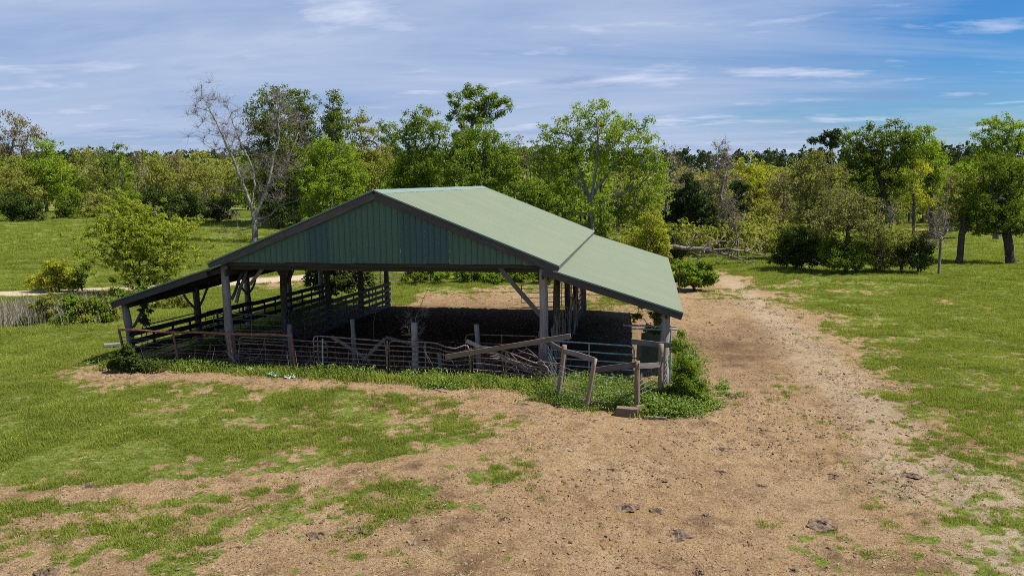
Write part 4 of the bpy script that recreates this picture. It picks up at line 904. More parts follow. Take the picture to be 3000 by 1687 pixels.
T('tree','lower dense green tree between the ridge end and the big sycamore',80,1340,[(1315,480,42,30),(1360,500,42,34),(1310,530,44,32),(1380,545,46,32),(1430,570,42,28),(1340,570,60,26)],'mid',.25,group=GO,dens=1.1)
T('tree','thin bare-topped tree in the gap left of the big sycamore',122,1325,[(1305,355,20,20),(1328,380,24,28),(1315,410,24,30)],'tan',.2,dens=.3,tw=7,group=GO)
T('sycamore_tree','big bright sycamore with white forked trunk behind the roof end',80,1487,
  [(1500,272,42,20),(1455,295,34,24),(1540,300,44,26),(1415,325,36,28),(1590,315,38,26),(1625,300,22,16),(1480,330,50,30),(1385,360,36,32),(1550,350,48,36),(1610,365,42,34),(1650,385,22,24),(1425,385,42,34),(1590,410,48,38),(1380,420,36,40),(1645,430,32,36),(1400,480,42,40),(1600,470,48,40),(1440,440,30,30),(1640,490,32,40),(1560,530,50,40),(1620,550,42,40),(1420,530,40,34),(1500,580,70,26),(1530,420,30,34),(1440,400,36,36),(1520,380,40,36),(1470,370,40,34),(1360,330,18,18),(1345,400,22,34),(1665,450,18,36),(1500,520,40,34),(1470,590,50,24)],'bright',.33,M_BARKP,.75,group=GO,limbs=[[(1488,560),(1487,515),(1476,480),(1462,440),(1448,400),(1440,350)],[(1487,515),(1492,470),(1500,420),(1505,360),(1500,300)],[(1476,480),(1445,450),(1415,430)],[(1492,490),(1520,450),(1550,410),(1590,350)],[(1488,530),(1530,500),(1580,480)]])
T('shrub','tall yellow-green shrub at the foot of the big sycamore',70,1640,[(1640,560,26,36),(1655,600,28,32),(1615,600,34,28),(1670,620,20,18)],'yellow',.12,group=GO,cat='shrub',stems=3)
GR_ = 'trees of the thicket right of the barn'
T('bare_tree','slender bare tree with white trunk right of the big sycamore',108,1668,[(1690,400,26,28),(1705,440,26,34),(1680,470,24,34)],'tan',.17,M_BARKP,.15,tw=9,group=GR_)
T('pine_tree','dark bushy pine with a domed crown beside the fallen tree',88,1735,[(1735,462,28,22),(1722,500,40,30),(1750,520,42,32),(1715,550,42,30),(1765,560,45,30),(1730,590,58,26),(1780,590,36,24)],'pine',.25,M_BARKD,1.8,elong=1.5,up=.2,group=GR_)
T('bare_tree','tall bare brown tree standing above the dark pine',100,1812,[(1822,372,26,20),(1815,410,42,32),(1835,450,36,34),(1800,480,38,36),(1820,520,34,30)],'tan',.25,M_TWIG,.2,tw=11,group=GR_,tip=.022)
T('tree','yellow-green rounded tree before the distant pine ridge',118,1885,[(1865,420,32,20),(1900,428,38,22),(1875,455,44,26),(1920,455,30,22),(1890,495,58,34),(1930,510,40,40)],'yellow',.28,group=GR_,dens=1.1)
T('pine_tree','smaller dark pine right of the bushy one',94,1862,[(1862,470,20,24),(1858,510,28,30),(1850,550,32,28)],'pine',.2,M_BARKD,1.5,elong=1.5,up=.2,group=GR_)
T('bare_tree','small white-stemmed bare tree before the smaller pine',78,1858,[(1838,520,30,26),(1850,550,30,28),(1825,545,26,24)],'tan',.1,M_BARKP,.15,tw=8,group=GR_)
T('tree','brownish young tree in the middle of the right thicket',104,1960,[(1960,470,34,38),(1975,520,38,38),(1950,560,42,30)],'tan',.2,dens=.8,tw=4,group=GR_)
T('tree','olive young tree behind the track end',100,1915,[(1915,540,36,40),(1900,575,44,26)],'olive',.2,group=GR_)
T('tree','tall yellow-olive twiggy tree left of the big dark oak',74,2045,[(2060,392,34,20),(2035,420,48,28),(2080,440,46,32),(2020,465,46,34),(2070,485,54,34),(2040,525,58,34),(2090,540,36,34),(2000,540,30,30)],'olive',.22,M_BARK,.7,tw=5,group=GR_,stems=3)
T('shrub','dark dense shrub at the left end of the far shrub row',66,2000,[(1985,598,36,28),(2025,600,42,34),(2000,630,44,20),(2060,625,34,24)],'cedar',.12,M_BARKD,1.8,cat='shrub',group=GR_,stems=3)
T('tree','twiggy grey-olive tree with spreading fan crown in the shrub row',64,2125,[(2120,492,48,22),(2150,520,54,30),(2090,530,42,30),(2130,560,70,32),(2180,565,40,28),(2080,570,40,28)],'olive',.16,M_BARK,.55,tw=6,group=GR_,stems=4)
T('shrub','dark low shrub beneath the fan-crowned tree',63,2130,[(2120,615,52,26),(2160,625,40,22),(2100,640,34,14)],'dark',.1,M_BARKD,1.4,cat='shrub',group=GR_,stems=4)
T('pine_tree','flat-topped pine poking above the yellow-olive tree',112,2088,[(2090,338,34,11),(2072,352,28,9),(2108,350,26,10),(2088,368,24,8)],'pine',.22,M_BARKD,1.7,elong=1.5,group=GR_,limbs=[[(2086,560),(2088,450),(2090,390),(2090,342)]])
T('oak_tree','big dark green oak, largest tree right of the barn',88,2212,[(2165,328,30,16),(2200,318,24,16),(2262,320,38,18),(2140,350,26,22),(2225,345,40,26),(2185,365,44,28),(2265,360,42,30),(2150,395,36,30),(2225,405,56,34),(2275,400,30,30),(2175,440,52,36),(2235,460,52,38),(2160,485,42,34),(2215,505,56,38),(2180,540,46,28),(2240,540,40,26)],'dark',.45,M_BARKD,1.15,group=GR_)
T('tree','bright green tree with two crowns right of the big dark oak',100,2345,[(2325,332,30,18),(2300,352,32,24),(2345,360,32,28),(2355,410,28,36),(2320,400,34,34),(2350,455,30,36),(2330,490,36,26)],'bright',.3,M_BARKD,1.05,group=GR_)
T('tree','yellow-green tree low between the dark oak and bright tree',96,2298,[(2300,420,32,24),(2290,455,36,28),(2305,500,36,30)],'yellow',.2,group=GR_)
T('tree','olive brush tree left of the rightmost dark tree',110,2392,[(2390,460,28,34),(2385,510,30,36),(2400,550,26,28)],'olive',.2,dens=.9,tw=2,group=GR_)
T('tree','light green tall tree at the top right edge',96,2505,[(2490,312,32,22),(2548,312,36,24),(2480,350,30,26),(2535,355,42,30),(2500,385,50,28),(2570,360,20,30)],'bright',.32,group=GR_)
T('tree','dense dark green tree at the right edge with a low crown',70,2545,[(2520,400,46,20),(2475,425,36,26),(2560,430,44,30),(2500,460,55,34),(2450,480,34,30),(2545,490,50,36),(2480,520,52,34),(2440,545,28,26),(2540,550,52,34),(2480,575,56,22),(2550,585,36,14)],'dark',.38,M_BARKD,1.25,group=GR_)
T('tree','short dark tree with visible trunk left of the rightmost tree',70,2410,[(2425,515,32,30),(2445,560,34,24),(2405,560,22,22)],'dark',.28,M_BARKD,.9,group=GR_)
T('shrub','olive airy shrub right of the fan-crowned tree',64,2215,[(2205,590,46,28),(2225,615,40,22)],'olive',.1,M_BARK,.8,tw=3,cat='shrub',group=GR_,stems=4)
T('shrub','dull green shrub over the pond glint',64,2268,[(2265,605,44,26),(2250,630,34,16)],'olive',.1,M_BARK,.8,tw=3,cat='shrub',group=GR_,stems=4)
T('shrub','dark round shrub, rightmost of the far shrub row',63,2305,[(2305,620,36,24),(2330,605,26,22)],'cedar',.1,M_BARKD,1.3,cat='shrub',group=GR_,stems=4)
T('bare_tree','small bare grey tree left of the short dark tree',62,2362,[(2360,545,28,28),(2378,580,30,28),(2350,600,26,24)],None,.11,M_TWIG,tw=10,group=GR_)
T('bare_tree','thin bare sapling standing in front of the big dark oak',76,2240,[(2232,520,26,22),(2245,550,26,22)],None,.08,M_BARKP,tw=6,group=GR_)
T('bush','round bright bush by the track behind the barn corner',54,1745,[(1722,682,34,24),(1762,680,34,24),(1745,700,42,16),(1780,700,18,14)],'mid',.06,M_BARKD,2.2,lsz=2.6,puff=5,cat='bush',stems=4)
T('bush','deep green bush at the root end of the fallen tree',72,1700,[(1700,600,26,22),(1712,630,30,22),(1685,640,24,18)],'cedar',.08,M_BARKD,1.6,cat='bush',stems=3)
GL = 'shrubs on the bank left of the barn'
T('willow_tree','wide yellow-green willow with dark limbs left of the barn',54,368,[(350,610,100,80),(330,560,60,50),(410,620,70,60),(315,500,30,18),(300,530,40,24),(345,545,40,26),(255,568,34,16),(285,585,46,24),(345,590,46,32),(395,580,42,32),(445,570,32,32),(300,630,50,30),(370,640,55,36),(430,630,42,36),(470,600,20,34),(350,690,60,26),(410,690,50,28),(330,725,50,18)],'willow',.14,M_BARKD,.5,lsz=1.8,puff=4.5,elong=1.5,tw=4,gap=.5,stems=4,cat='tree',limbs=[[(362,742),(350,715),(335,670),(320,620),(310,560),(312,510)],[(362,735),(385,690),(400,640),(420,590)],[(335,670),(300,640),(262,600),(245,575)],[(350,715),(352,650),(350,590),(345,545)]],tip=.012,jit=.6)
T('shrub','small golden-topped shrub beside the gravel road on the left',54,150,[(152,668,42,18),(115,690,46,18),(165,695,46,18),(100,712,40,14),(140,715,50,14)],'yellow',.06,M_BARK,.9,lsz=2,tw=3,cat='shrub',group=GL,stems=4,tip=.01)
T('sapling','thin dark-stemmed sapling right of the golden shrub',54,207,[(208,665,16,16),(205,690,18,20),(196,715,20,18)],'dark',.05,M_BARKD,1.0,lsz=2,cat='sapling',group=GL,tip=.01)
for (lab,u,bl,lf,D_) in (('brown-green thicket shrub directly above the reeds',120,[(118,770,26,26),(112,800,22,22)],'olive',49),('dense thicket shrub right of the reeds',165,[(165,775,34,30),(160,805,30,20)],'mid',48),('olive thicket shrub, middle of the bank',205,[(205,778,32,28),(215,805,30,18)],'olive',48),
    ('weedy green shrub under the small sapling',245,[(245,775,36,28),(250,800,32,18)],'mid',48),('light green shrub nearest the left roof tip',285,[(282,770,30,26),(270,795,28,18)],'olive',48),('low shrub at the foot of the willow',330,[(330,742,40,18),(370,750,30,14)],'mid',52),('dark low bramble among the reeds',60,[(62,812,30,14),(90,808,22,14)],'cedar',47)):
    T('shrub',lab,D_,u,bl,lf,.04,M_BARKD,1.3,lsz=2.1,puff=5,tw=2,cat='shrub',group=GL,stems=4,tip=.01)
T('shrub','yellow-green scrub seen below the left lean-to roof',50,440,[(420,735,40,22),(460,760,36,18),(400,765,30,14)],'olive',.04,M_BARKD,1.2,lsz=2.1,puff=5,tw=1,cat='shrub',group=GL,stems=4,tip=.01)
T('cedar_tree','dark cedar growing behind the rear left poles of the barn',47,825,[(800,665,34,26),(850,675,44,34),(900,690,34,30),(800,700,34,26),(850,715,46,26),(905,720,34,20)],'cedar',.16,M_BARKD,1.9,lsz=2.3,puff=5)
GV = 'vine clumps on the far corral fence'
for i,(u,v,ru,rv,lab) in enumerate(((1045,690,32,12,'left end'),(1105,688,26,14,'second from the left'),(1175,690,36,16,'third from the left'),(1240,690,34,16,'centre'),(1300,688,34,16,'right of centre'),(1370,690,36,18,'right end behind the barn pole'))):
    T('vine_clump','leafy vine clump on the far corral fence, '+lab,57.5,u,[(u,v,ru,rv),(u+6,v+6,ru*.8,rv*.8)],'mid' if i%2 else 'dark',.04,M_BARKD,1.8,lsz=2.2,puff=4.5,cat='vine',group=GV,stems=3)
T('bush','feathery yellow-green bush against the right side of the barn',24.8,1728,[(1708,842,14,18),(1714,880,20,24),(1724,920,26,28),(1732,955,34,28),(1735,990,42,22),(1770,985,24,14),(1690,1000,20,12)],'mid',.03,M_BARKD,1.3,lsz=2.0,puff=5,cat='bush',stems=5,tip=.006,jit=.4,tw=3)
T('vine','dark leafy vine climbing in the right bay beside the corner pole',27.2,1640,[(1620,765,16,16),(1650,795,24,20),(1640,835,30,20),(1655,870,22,16),(1600,800,14,14)],'dark',.03,M_BARKD,.9,lsz=2.3,puff=5,cat='vine',stems=3,tw=4,tip=.006)
T('vine','dark vine hanging on the front left knee brace',29.3,362,[(362,785,9,18),(358,812,13,14),(366,765,6,10)],'cedar',.02,M_BARKD,1.8,lsz=2.2,puff=4,cat='vine',tip=.006)
T('bush','dark leafy bush in the shade of the left barn corner',28.8,312,[(318,880,18,16),(300,895,22,14),(335,905,26,14),(280,915,22,10),(365,915,24,10),(400,920,20,8)],'cedar',.02,M_BARKD,1.8,lsz=2.1,puff=4,cat='bush',stems=4,tip=.005)
T('sapling','leafy weed stalk behind the slanting planks',26.9,1065,[(1068,862,12,10),(1075,880,14,10)],'weed',.01,M_BARKD,.8,lsz=1.9,puff=3.5,cat='weed',tip=.004)
T('bare_vine','tangle of bare vine twigs on top of the pale post',26.6,1046,[(1045,800,26,20),(1030,830,26,18),(1060,825,24,20),(1040,850,22,14),(1068,770,10,24)],None,.03,M_TWIG,tw=9,puff=6,cat='vine',tip=.008,wig=.2,limbs=[[(1046,880),(1044,840),(1046,800),(1062,760),(1078,722)],[(1044,840),(1010,815),(985,795)]])
T('dead_shrub','bare forked weed rising by the inner left fence',29.3,942,[(938,775,9,12),(944,755,7,9)],None,.008,M_TWIG,tw=3,puff=3,cat='shrub',tip=.005)
# brush pile behind the buckled gate
bp_ = Buf()
for (pts, r_) in (([(1640,1136),(1592,1062),(1545,1020),(1526,1000)],.022),([(1592,1062),(1580,1010),(1578,972)],.018),([(1545,1020),(1520,1034)],.014),([(1590,1060),(1560,1040),(1530,1030),(1518,1025)],.02),([(1570,1100),(1520,1060),(1490,1030)],.02),([(1530,1110),(1510,1070),(1478,1025)],.018),([(1480,1115),(1475,1080),(1470,1030)],.016),([(1600,1105),(1560,1075),(1500,1055),(1450,1040)],.03),([(1560,1110),(1540,1060),(1555,1045)],.014),([(1612,1090),(1590,1060),(1582,1050)],.02),([(1620,1105),(1650,1080),(1610,1065)],.012)):
    Y = -0.45+RNG.normal(0, 0.12); bp_.tube([on_y(u, v, Y+RNG.normal(0, 0.06)) for u, v in pts], np.linspace(r_, r_*0.5, len(pts)), 5)
for _ in range(60):
    u, v = 1400+RNG.random()*220, 1040+RNG.random()*70; Y = -0.35+RNG.random()*0.6; a_ = on_y(u, v, Y); an = RNG.normal(0.3, 0.9); L_ = 0.4+RNG.random()*0.7
    b_ = a_+np.array([math.cos(an)*L_, RNG.normal(0, .15), math.sin(an)*L_*0.5]); bp_.tube([a_, (a_+b_)/2+RNG.normal(0, .05, 3), b_], [0.012, 0.009, 0.005], 4)
tag(put('branch_pile', bp_.mesh('branch_pile', M_TWIG)), 'pile of bare dead branches caught behind the buckled rusty gate', 'branches')
# fallen tree
D_ = 71; s = Skel(at_depth(1640, 618, D_))
def run(st, pts, sp=.3):
    k = s.nearest(at_depth(*st, D_)) if st else 0
    prev = s.P[k]; fine = []
    for (u, v) in pts:
        q = at_depth(u, v, D_)+FW*RNG.normal(0, sp)
        for f_ in (.5, 1.): fine.append(prev+(q-prev)*f_+RNG.normal(0, .04, 3))
        prev = q
    s.poly(k, fine)
run(None, [(1700, 622), (1740, 626), (1790, 632), (1830, 640), (1860, 652), (1895, 655)], .1)
for st, pts in (((1740,626),[(1745,600),(1748,580)]),((1790,632),[(1775,600),(1760,585)]),((1790,632),[(1830,628),(1880,632),(1915,645),(1935,652)]),((1830,640),[(1850,650),(1885,660),(1915,656)]),((1740,626),[(1730,645),(1725,655)]),((1790,632),[(1800,615),(1810,590),(1815,575)]),((1760,612),[(1790,605),(1840,606)]),((1830,640),[(1815,655),(1808,662)]),((1700,622),[(1695,600),(1690,590)]),((1800,610),[(1825,590),(1835,575)])): run(st, pts)
P = np.array([at_depth(1720+RNG.random()*200, 585+RNG.random()*75, D_)+FW*RNG.normal(0, 1.2) for _ in range(110)]); P = P[P[:, 2] > terrain(P[:, 0], P[:, 1])+.05]; s.grow(P, .8, .15)
b0 = np.array([s.P[0][0], s.P[0][1], tz(s.P[0][0], s.P[0][1])])
ft = thing('fallen_tree', tuple(b0), 'fallen dead tree with pale bare branches lying at the end of the track', 'fallen tree'); put('trunk', s.mesh('trunk', M_TWIG, .22, .024, flare=1.0), ft)

# woods in the distance
def mass(name, label, pts, hs_, ws_, leaf, per, size, conic=False, bark=M_BARKD, stem=True):
    Vs = Buf(); Tb = Buf()
    for p, h_, w_ in zip(pts, hs_, ws_):
        k = 11; z = RNG.random(k)**0.8
        rad = w_*(1-0.75*z) if conic else w_*np.sqrt(np.clip(1-(z*2-1)**2, 0.1, 1))
        an = RNG.random(k)*6.3; q = RNG.random(k)**.5*0.7
        c = np.stack([p[0]+np.cos(an)*rad*q, p[1]+np.sin(an)*rad*q, p[2]+h_*(0.02+0.92*z)], 1)
        V, Qd = leaves(c, np.maximum(rad*0.62, w_*0.28), per, size, 0.3, 0.8, 0, 1.0); Vs.add(V, Qd)
        if stem: Tb.tube([p, p+np.array([0, 0, h_*.85])], [w_*.06, w_*.02], 4)
    o_ = thing(name, tuple(pts[0]), label, 'wood'); c_ = put('crown', Vs.mesh('crown', LEAF[leaf]), o_); c_['kind'] = 'stuff'
    if stem: put('trunk', Tb.mesh('trunk', bark), o_)['kind'] = 'stuff'
    o_['kind'] = 'stuff'; return o_
def scatter(a0, a1, d0, d1, n_):
    a = math.radians(1)*0+a0+(a1-a0)*RNG.random(n_); d = d0+(d1-d0)*RNG.random(n_)
    p = CAM[None, :2]+(FW[:2]/np.linalg.norm(FW[:2]))[None]*d[:, None]+(RT[:2]/np.linalg.norm(RT[:2]))[None]*(a*d)[:, None]
    return np.column_stack([p, terrain(p[:, 0], p[:, 1])])
def hmix(n_, lo, hi): return lo+(hi-lo)*RNG.random(n_)
p = scatter(-0.72, 0.72, 400, 500, 1100); mass('far_wood', 'dark pine wood along the distant ridge', p, hmix(1100, 10, 15), hmix(1100, 4.0, 5.6), 'pine', 7, 1.4, True, stem=False)
p = scatter(0.05, 0.72, 230, 400, 260); mass('far_wood', 'pale olive wood climbing towards the distant ridge on the right', p, hmix(260, 3, 6), hmix(260, 3, 5), 'olive', 10, 1.1, stem=False)
p = scatter(-0.72, -0.2, 172, 250, 210); mass('far_wood', 'olive wood behind the trees of the left field', p, hmix(210, 9, 14), hmix(210, 2.6, 4.2), 'olive', 13, .75, bark=M_BARKP)
p = scatter(-0.72, 0.0, 180, 300, 110); mass('far_wood', 'green wood mixed behind the left field', p, hmix(110, 9, 15), hmix(110, 2.6, 4), 'mid', 18, .75)
p = scatter(0.12, 0.72, 125, 230, 150); mass('far_wood', 'olive brushwood filling the back of the right thicket', p, hmix(150, 6, 10), hmix(150, 2.2, 3.8), 'olive', 15, .7)
p = scatter(0.15, 0.72, 105, 190, 70); mass('far_wood', 'green undergrowth at the back of the right thicket', p, hmix(70, 3, 7), hmix(70, 2, 3.5), 'mid', 18, .5, stem=False)
p = scatter(0.10, 0.62, 105, 220, 60); mass('far_wood', 'tan leafless brushwood at the back of the right thicket', p, hmix(60, 7, 11), hmix(60, 1.8, 3), 'tan', 16, .5, bark=M_BARKP)
p = scatter(0.50, 0.72, 120, 260, 70); mass('far_wood', 'green wood beyond the rightmost trees', p, hmix(70, 8, 12), hmix(70, 3, 4.5), 'mid', 24, .7)
p = scatter(-0.30, 0.13, 118, 175, 110); mass('far_wood', 'green wood closing the copse behind the barn', p, hmix(110, 9, 14), hmix(110, 3, 4.2), 'mid', 15, .75)
p = scatter(0.16, 0.42, 78, 98, 90); mass('undergrowth', 'low scrub along the foot of the right thicket', p, hmix(90, 1.5, 4.0), hmix(90, 1.5, 2.8), 'olive', 26, .36, stem=False)

# ---------------------------------------------------------------- ground cover (instanced)
def proto(name, V, Q=None, T=None, mat=None):
    me = mk_mesh(name, V, Q, T, mat); return bpy.data.objects.new(name, me)
def blades(n_, h_, w_, spread, lean, seed):
    r = np.random.default_rng(seed); V = []; T = []
    for k in range(n_):
        a = r.random()*6.28; q = r.random()**.5*spread; x, y = math.cos(a)*q, math.sin(a)*q; d = r.random()*6.28; hh_ = h_*(0.5+0.7*r.random()); l_ = lean*hh_*r.random()
        cx_, cy_ = math.cos(d+1.57)*w_/2, math.sin(d+1.57)*w_/2; i = len(V)
        V += [(x-cx_, y-cy_, -0.01), (x+cx_, y+cy_, -0.01), (x+math.cos(d)*l_*.4+cx_*.7, y+math.sin(d)*l_*.4+cy_*.7, hh_*.6), (x+math.cos(d)*l_*.4-cx_*.7, y+math.sin(d)*l_*.4-cy_*.7, hh_*.6), (x+math.cos(d)*l_, y+math.sin(d)*l_, hh_)]
        T += [(i, i+1, i+2), (i, i+2, i+3), (i+3, i+2, i+4)]
    return V, T
def leafy(n_, R_, h_, size, seed):
    global RNG
    keep = RNG; RNG = np.random.default_rng(seed); c = RNG.normal(0, 1, (n_, 3))*np.array([R_*.5, R_*.5, h_*.3])+np.array([0, 0, h_*.5]); c[:, 2] = np.abs(c[:, 2])
    V, Qd = leaves(c, size*.8, 3, size, .8); RNG = keep; return V, Qd
def instancer(name, label, pts, scale, protos, kind='stuff', cat=None):
    n_ = len(pts); me = bpy.data.meshes.new(name); me.vertices.add(n_); me.vertices.foreach_set('co', np.asarray(pts, np.float32).ravel())
    at_ = me.attributes.new('sc', 'FLOAT', 'POINT'); at_.data.foreach_set('value', np.asarray(scale, np.float32))
    o_ = put(name, me); ng = bpy.data.node_groups.new(name, 'GeometryNodeTree')
    ng.interface.new_socket('Geometry', in_out='INPUT', socket_type='NodeSocketGeometry'); ng.interface.new_socket('Geometry', in_out='OUTPUT', socket_type='NodeSocketGeometry')
    nd = ng.nodes; gi = nd.new('NodeGroupInput'); go = nd.new('NodeGroupOutput'); iop = nd.new('GeometryNodeInstanceOnPoints'); m2p = nd.new('GeometryNodeMeshToPoints')
    jn = nd.new('GeometryNodeGeometryToInstance')
    for pr_ in protos:
        oi_ = nd.new('GeometryNodeObjectInfo'); oi_.inputs['Object'].default_value = pr_; ng.links.new(oi_.outputs['Geometry'], jn.inputs[0])
    ng.links.new(gi.outputs[0], m2p.inputs[0]); ng.links.new(m2p.outputs[0], iop.inputs['Points']); ng.links.new(jn.outputs[0], iop.inputs['Instance']); iop.inputs['Pick Instance'].default_value = True
    rv_ = nd.new('FunctionNodeRandomValue'); rv_.data_type = 'FLOAT_VECTOR'; rv_.inputs[0].default_value = (-.15, -.15, 0); rv_.inputs[1].default_value = (.15, .15, 6.283); ng.links.new(rv_.outputs[0], iop.inputs['Rotation'])
    na = nd.new('GeometryNodeInputNamedAttribute'); na.data_type = 'FLOAT'; na.inputs['Name'].default_value = 'sc'; ng.links.new([x for x in na.outputs if x.enabled and x.name == 'Attribute'][0], iop.inputs['Scale'])
    ng.links.new(iop.outputs[0], go.inputs[0]); md = o_.modifiers.new('scatter', 'NODES'); md.node_group = ng
    tag(o_, label, cat, None, kind); return o_
def surf(x, y, m_=None):
    if m_ is None: m_ = 0
    return terrain(x, y)+lumps(x, y, m_)+mound(x, y)
def cam_ok(x, y, pad=0.10):
    dx, dy = x-9.11, y+25.07; dep = dy*.985-dx*.171; lat = dx*.985+dy*.171
    return (dep > 8) & (np.abs(lat/np.maximum(dep, 1)) < 0.67+pad)
def sample(n_, d0, d1):
    """points in the field of view, spread evenly over the ground between two distances"""
    a = (RNG.random(n_)*2-1)*1.15; d = np.sqrt(d0**2+(d1**2-d0**2)*RNG.random(n_))
    x = 9.11+d*(-.171)+a*d*.985; y = -25.07+d*.985+a*d*.171; return x, y
M_GRASS = leaf_mat('grass_blades', (0.155, 0.20, 0.03), (0.35, 0.385, 0.075), 0.5, inst=True)
gp_ = []
for i, (nb, h_, w_, sp_, ln) in enumerate(((20, .045, .010, .12, 1.2), (24, .06, .010, .13, 1.1), (16, .035, .011, .11, 1.3), (28, .085, .010, .11, .9))):
    V, Tt = blades(nb, h_, w_, sp_, ln, 50+i); gp_.append(proto('grass_tuft', V, None, Tt, M_GRASS))
X, Y, S_ = [], [], []
for d0, d1, n_, sc_ in ((9, 22, 95000, 0.9), (22, 34, 200000, 1.05), (34, 52, 200000, 1.3), (52, 80, 185000, 1.7), (80, 150, 165000, 2.4)):
    x, y = sample(n_, d0, d1); g_ = grassiness(x, y); mk = np.maximum(cover_mask(x, y, g_), 0.20*sstep(.05, .5, g_)); mk = mk*(poly_dist(x, y, ROAD) > 2.0)
    lush = fbm(x, y, 0.55, 4, 0.65, 21); keep = RNG.random(n_) < mk*(0.45+0.9*sstep(.35, .65, lush))
    X.append(x[keep]); Y.append(y[keep]); S_.append(sc_*(0.65+0.7*sstep(.38, .68, lush[keep]))*(0.7+0.6*RNG.random(keep.sum()))*(0.75+0.35*g_[keep]))
X = np.concatenate(X); Y = np.concatenate(Y); S_ = np.concatenate(S_); print('grass tufts', len(X))
instancer('grass', 'short green pasture grass growing in patches and lawns', np.column_stack([X, Y, surf(X, Y, 1.0)]), S_, gp_)
# clods, dung crumbs and litter on the trampled dirt
cl = []
M_CLOD = leaf_mat('dirt_clods', (0.09, 0.058, 0.035), (0.30, 0.21, 0.125), 0.0, inst=True); M_STRAW = leaf_mat('straw_bits', (0.26, 0.19, 0.11), (0.48, 0.38, 0.24), 0.1, inst=True)
for sd in range(4):
    r = np.random.default_rng(90+sd); V = []; 
    for k in range(5): a = k*1.257; V.append((math.cos(a)*(.7+.5*r.random()), math.sin(a)*(.7+.5*r.random()), -.1))
    for k in range(4): a = k*1.57+.4; V.append((math.cos(a)*(.35+.4*r.random()), math.sin(a)*(.35+.4*r.random()), .35+.35*r.random()))
    V.append((0, 0, .6)); V = [(a, b*.8, c*.55) for a, b, c in V]; T_ = [(0, 1, 5), (1, 2, 6), (2, 3, 7), (3, 4, 7), (4, 0, 8), (0, 5, 8), (1, 6, 5), (2, 7, 6), (4, 8, 7), (5, 6, 9), (6, 7, 9), (7, 8, 9), (8, 5, 9)]
    cl.append(proto('clod', V, None, T_, M_CLOD))
x1, y1 = sample(135000, 12, 27); x2, y2 = sample(90000, 27, 55); x = np.concatenate([x1, x2]); y = np.concatenate([y1, y2]); g_ = grassiness(x, y); tr = fbm(x, y, .35, 2, .5, 14); fi = fbm(x, y, 2.0, 2, .5, 31)
d = np.hypot(x-9, y+25); keep = RNG.random(len(x)) < (1-g_)*sstep(.30, .70, .55*tr+.5*fi)*.8; keep &= ~((y > .3) & (y < 17) & (np.abs(x) < 9.5))
x, y, d = x[keep], y[keep], d[keep]; sz_ = (0.009+0.045*RNG.random(len(x))**5.0)*(1+d/60); print('clods', len(x))
instancer('clods', 'small clods and crumbs scattered over the trampled dirt', np.column_stack([x, y, surf(x, y)]), sz_, cl)
st = []
for sd in range(3):
    r = np.random.default_rng(190+sd); V = []; T_ = []
    for k in range(7): a = r.random()*3.14; q = r.normal(0, .09, 2); L_ = .02+.03*r.random(); dx, dy = math.cos(a)*L_, math.sin(a)*L_; i = len(V); V += [(q[0]-dx, q[1]-dy, .012), (q[0]+dx, q[1]+dy, .02), (q[0]+dx-dy*.12, q[1]+dy+dx*.12, .01)]; T_.append((i, i+1, i+2))
    st.append(proto('straw', V, None, T_, M_STRAW))
x, y = sample(90000, 12, 50); g_ = grassiness(x, y); keep = RNG.random(len(x)) < (.25+.75*straw_mask(x, y))*(1-.8*g_)*sstep(.35, .6, fbm(x, y, .8, 3, .5, 41)); keep &= ~((y > .3) & (y < 17) & (np.abs(x) < 9.5)); x, y = x[keep], y[keep]
instancer('straw_litter', 'pale straw and dead grass bits lying on the dirt', np.column_stack([x, y, surf(x, y)+.01]), .8+.8*RNG.random(len(x)), st)
# weeds along the front fence and in the corner pen
wd = []
M_WEED = leaf_mat('weed_leaves_small', (0.09, 0.16, 0.014), (0.25, 0.34, 0.035), 0.47, inst=True, gloss=.03); M_FLOW = leaf_mat('small_yellow_flowers', (0.6, 0.5, 0.03), (0.75, 0.66, 0.08), .3, inst=True)
for sd in range(4): V, Qd = leafy(14, .17, .13+.05*sd, .05, 300+sd); wd.append(proto('weed', V, Qd, None, M_WEED))
def strip(path, wid, n_, amp=1.0):
    pts = path; seg = np.array([math.dist(pts[i], pts[i+1]) for i in range(len(pts)-1)]); c = np.concatenate([[0], np.cumsum(seg)]); t = RNG.random(n_)*c[-1]; k = np.clip(np.searchsorted(c, t)-1, 0, len(seg)-1); f_ = (t-c[k])/seg[k]
    p = np.array(pts)[k]+(np.array(pts)[k+1]-np.array(pts)[k])*f_[:, None]+RNG.normal(0, wid, (n_, 2)); return p[:, 0], p[:, 1]
A1 = strip([(-11.2, .2), (-9.5, -.35), (-6, -.4), (-3.2, -.55), (0, -.6), (3, -.75), (5.2, -1.05), (6.3, -1.6)], .18, 2000)
A2 = strip([(6.4, -1.9), (7.3, -2.4), (8.8, -2.6), (9.7, -1.9), (10.4, -1.2)], .38, 3000); A3 = strip([(6.6, -.7), (8.5, -1.0)], .5, 1500); A4 = strip([(10.4, -1.4), (10.5, 2), (10.6, 6), (10.4, 9)], .35, 900); A5 = strip([(8.6, -3.0), (10.2, -2.6), (10.9, -1.5)], .3, 900); A6 = strip([(11.6, -.6), (12.0, .9)], .3, 160); A7 = strip([(2.2, -1.6), (3.4, -1.5)], .25, 120); A8 = strip([(-9.2, 1.0), (-9.3, 14)], .35, 500)
x = np.concatenate([a[0] for a in (A1, A2, A3, A4, A5, A6, A7, A8)]); y = np.concatenate([a[1] for a in (A1, A2, A3, A4, A5, A6, A7, A8)])
keep = fbm(x, y, .9, 3, .5, 51)+.12 > .50; x, y = x[keep], y[keep]
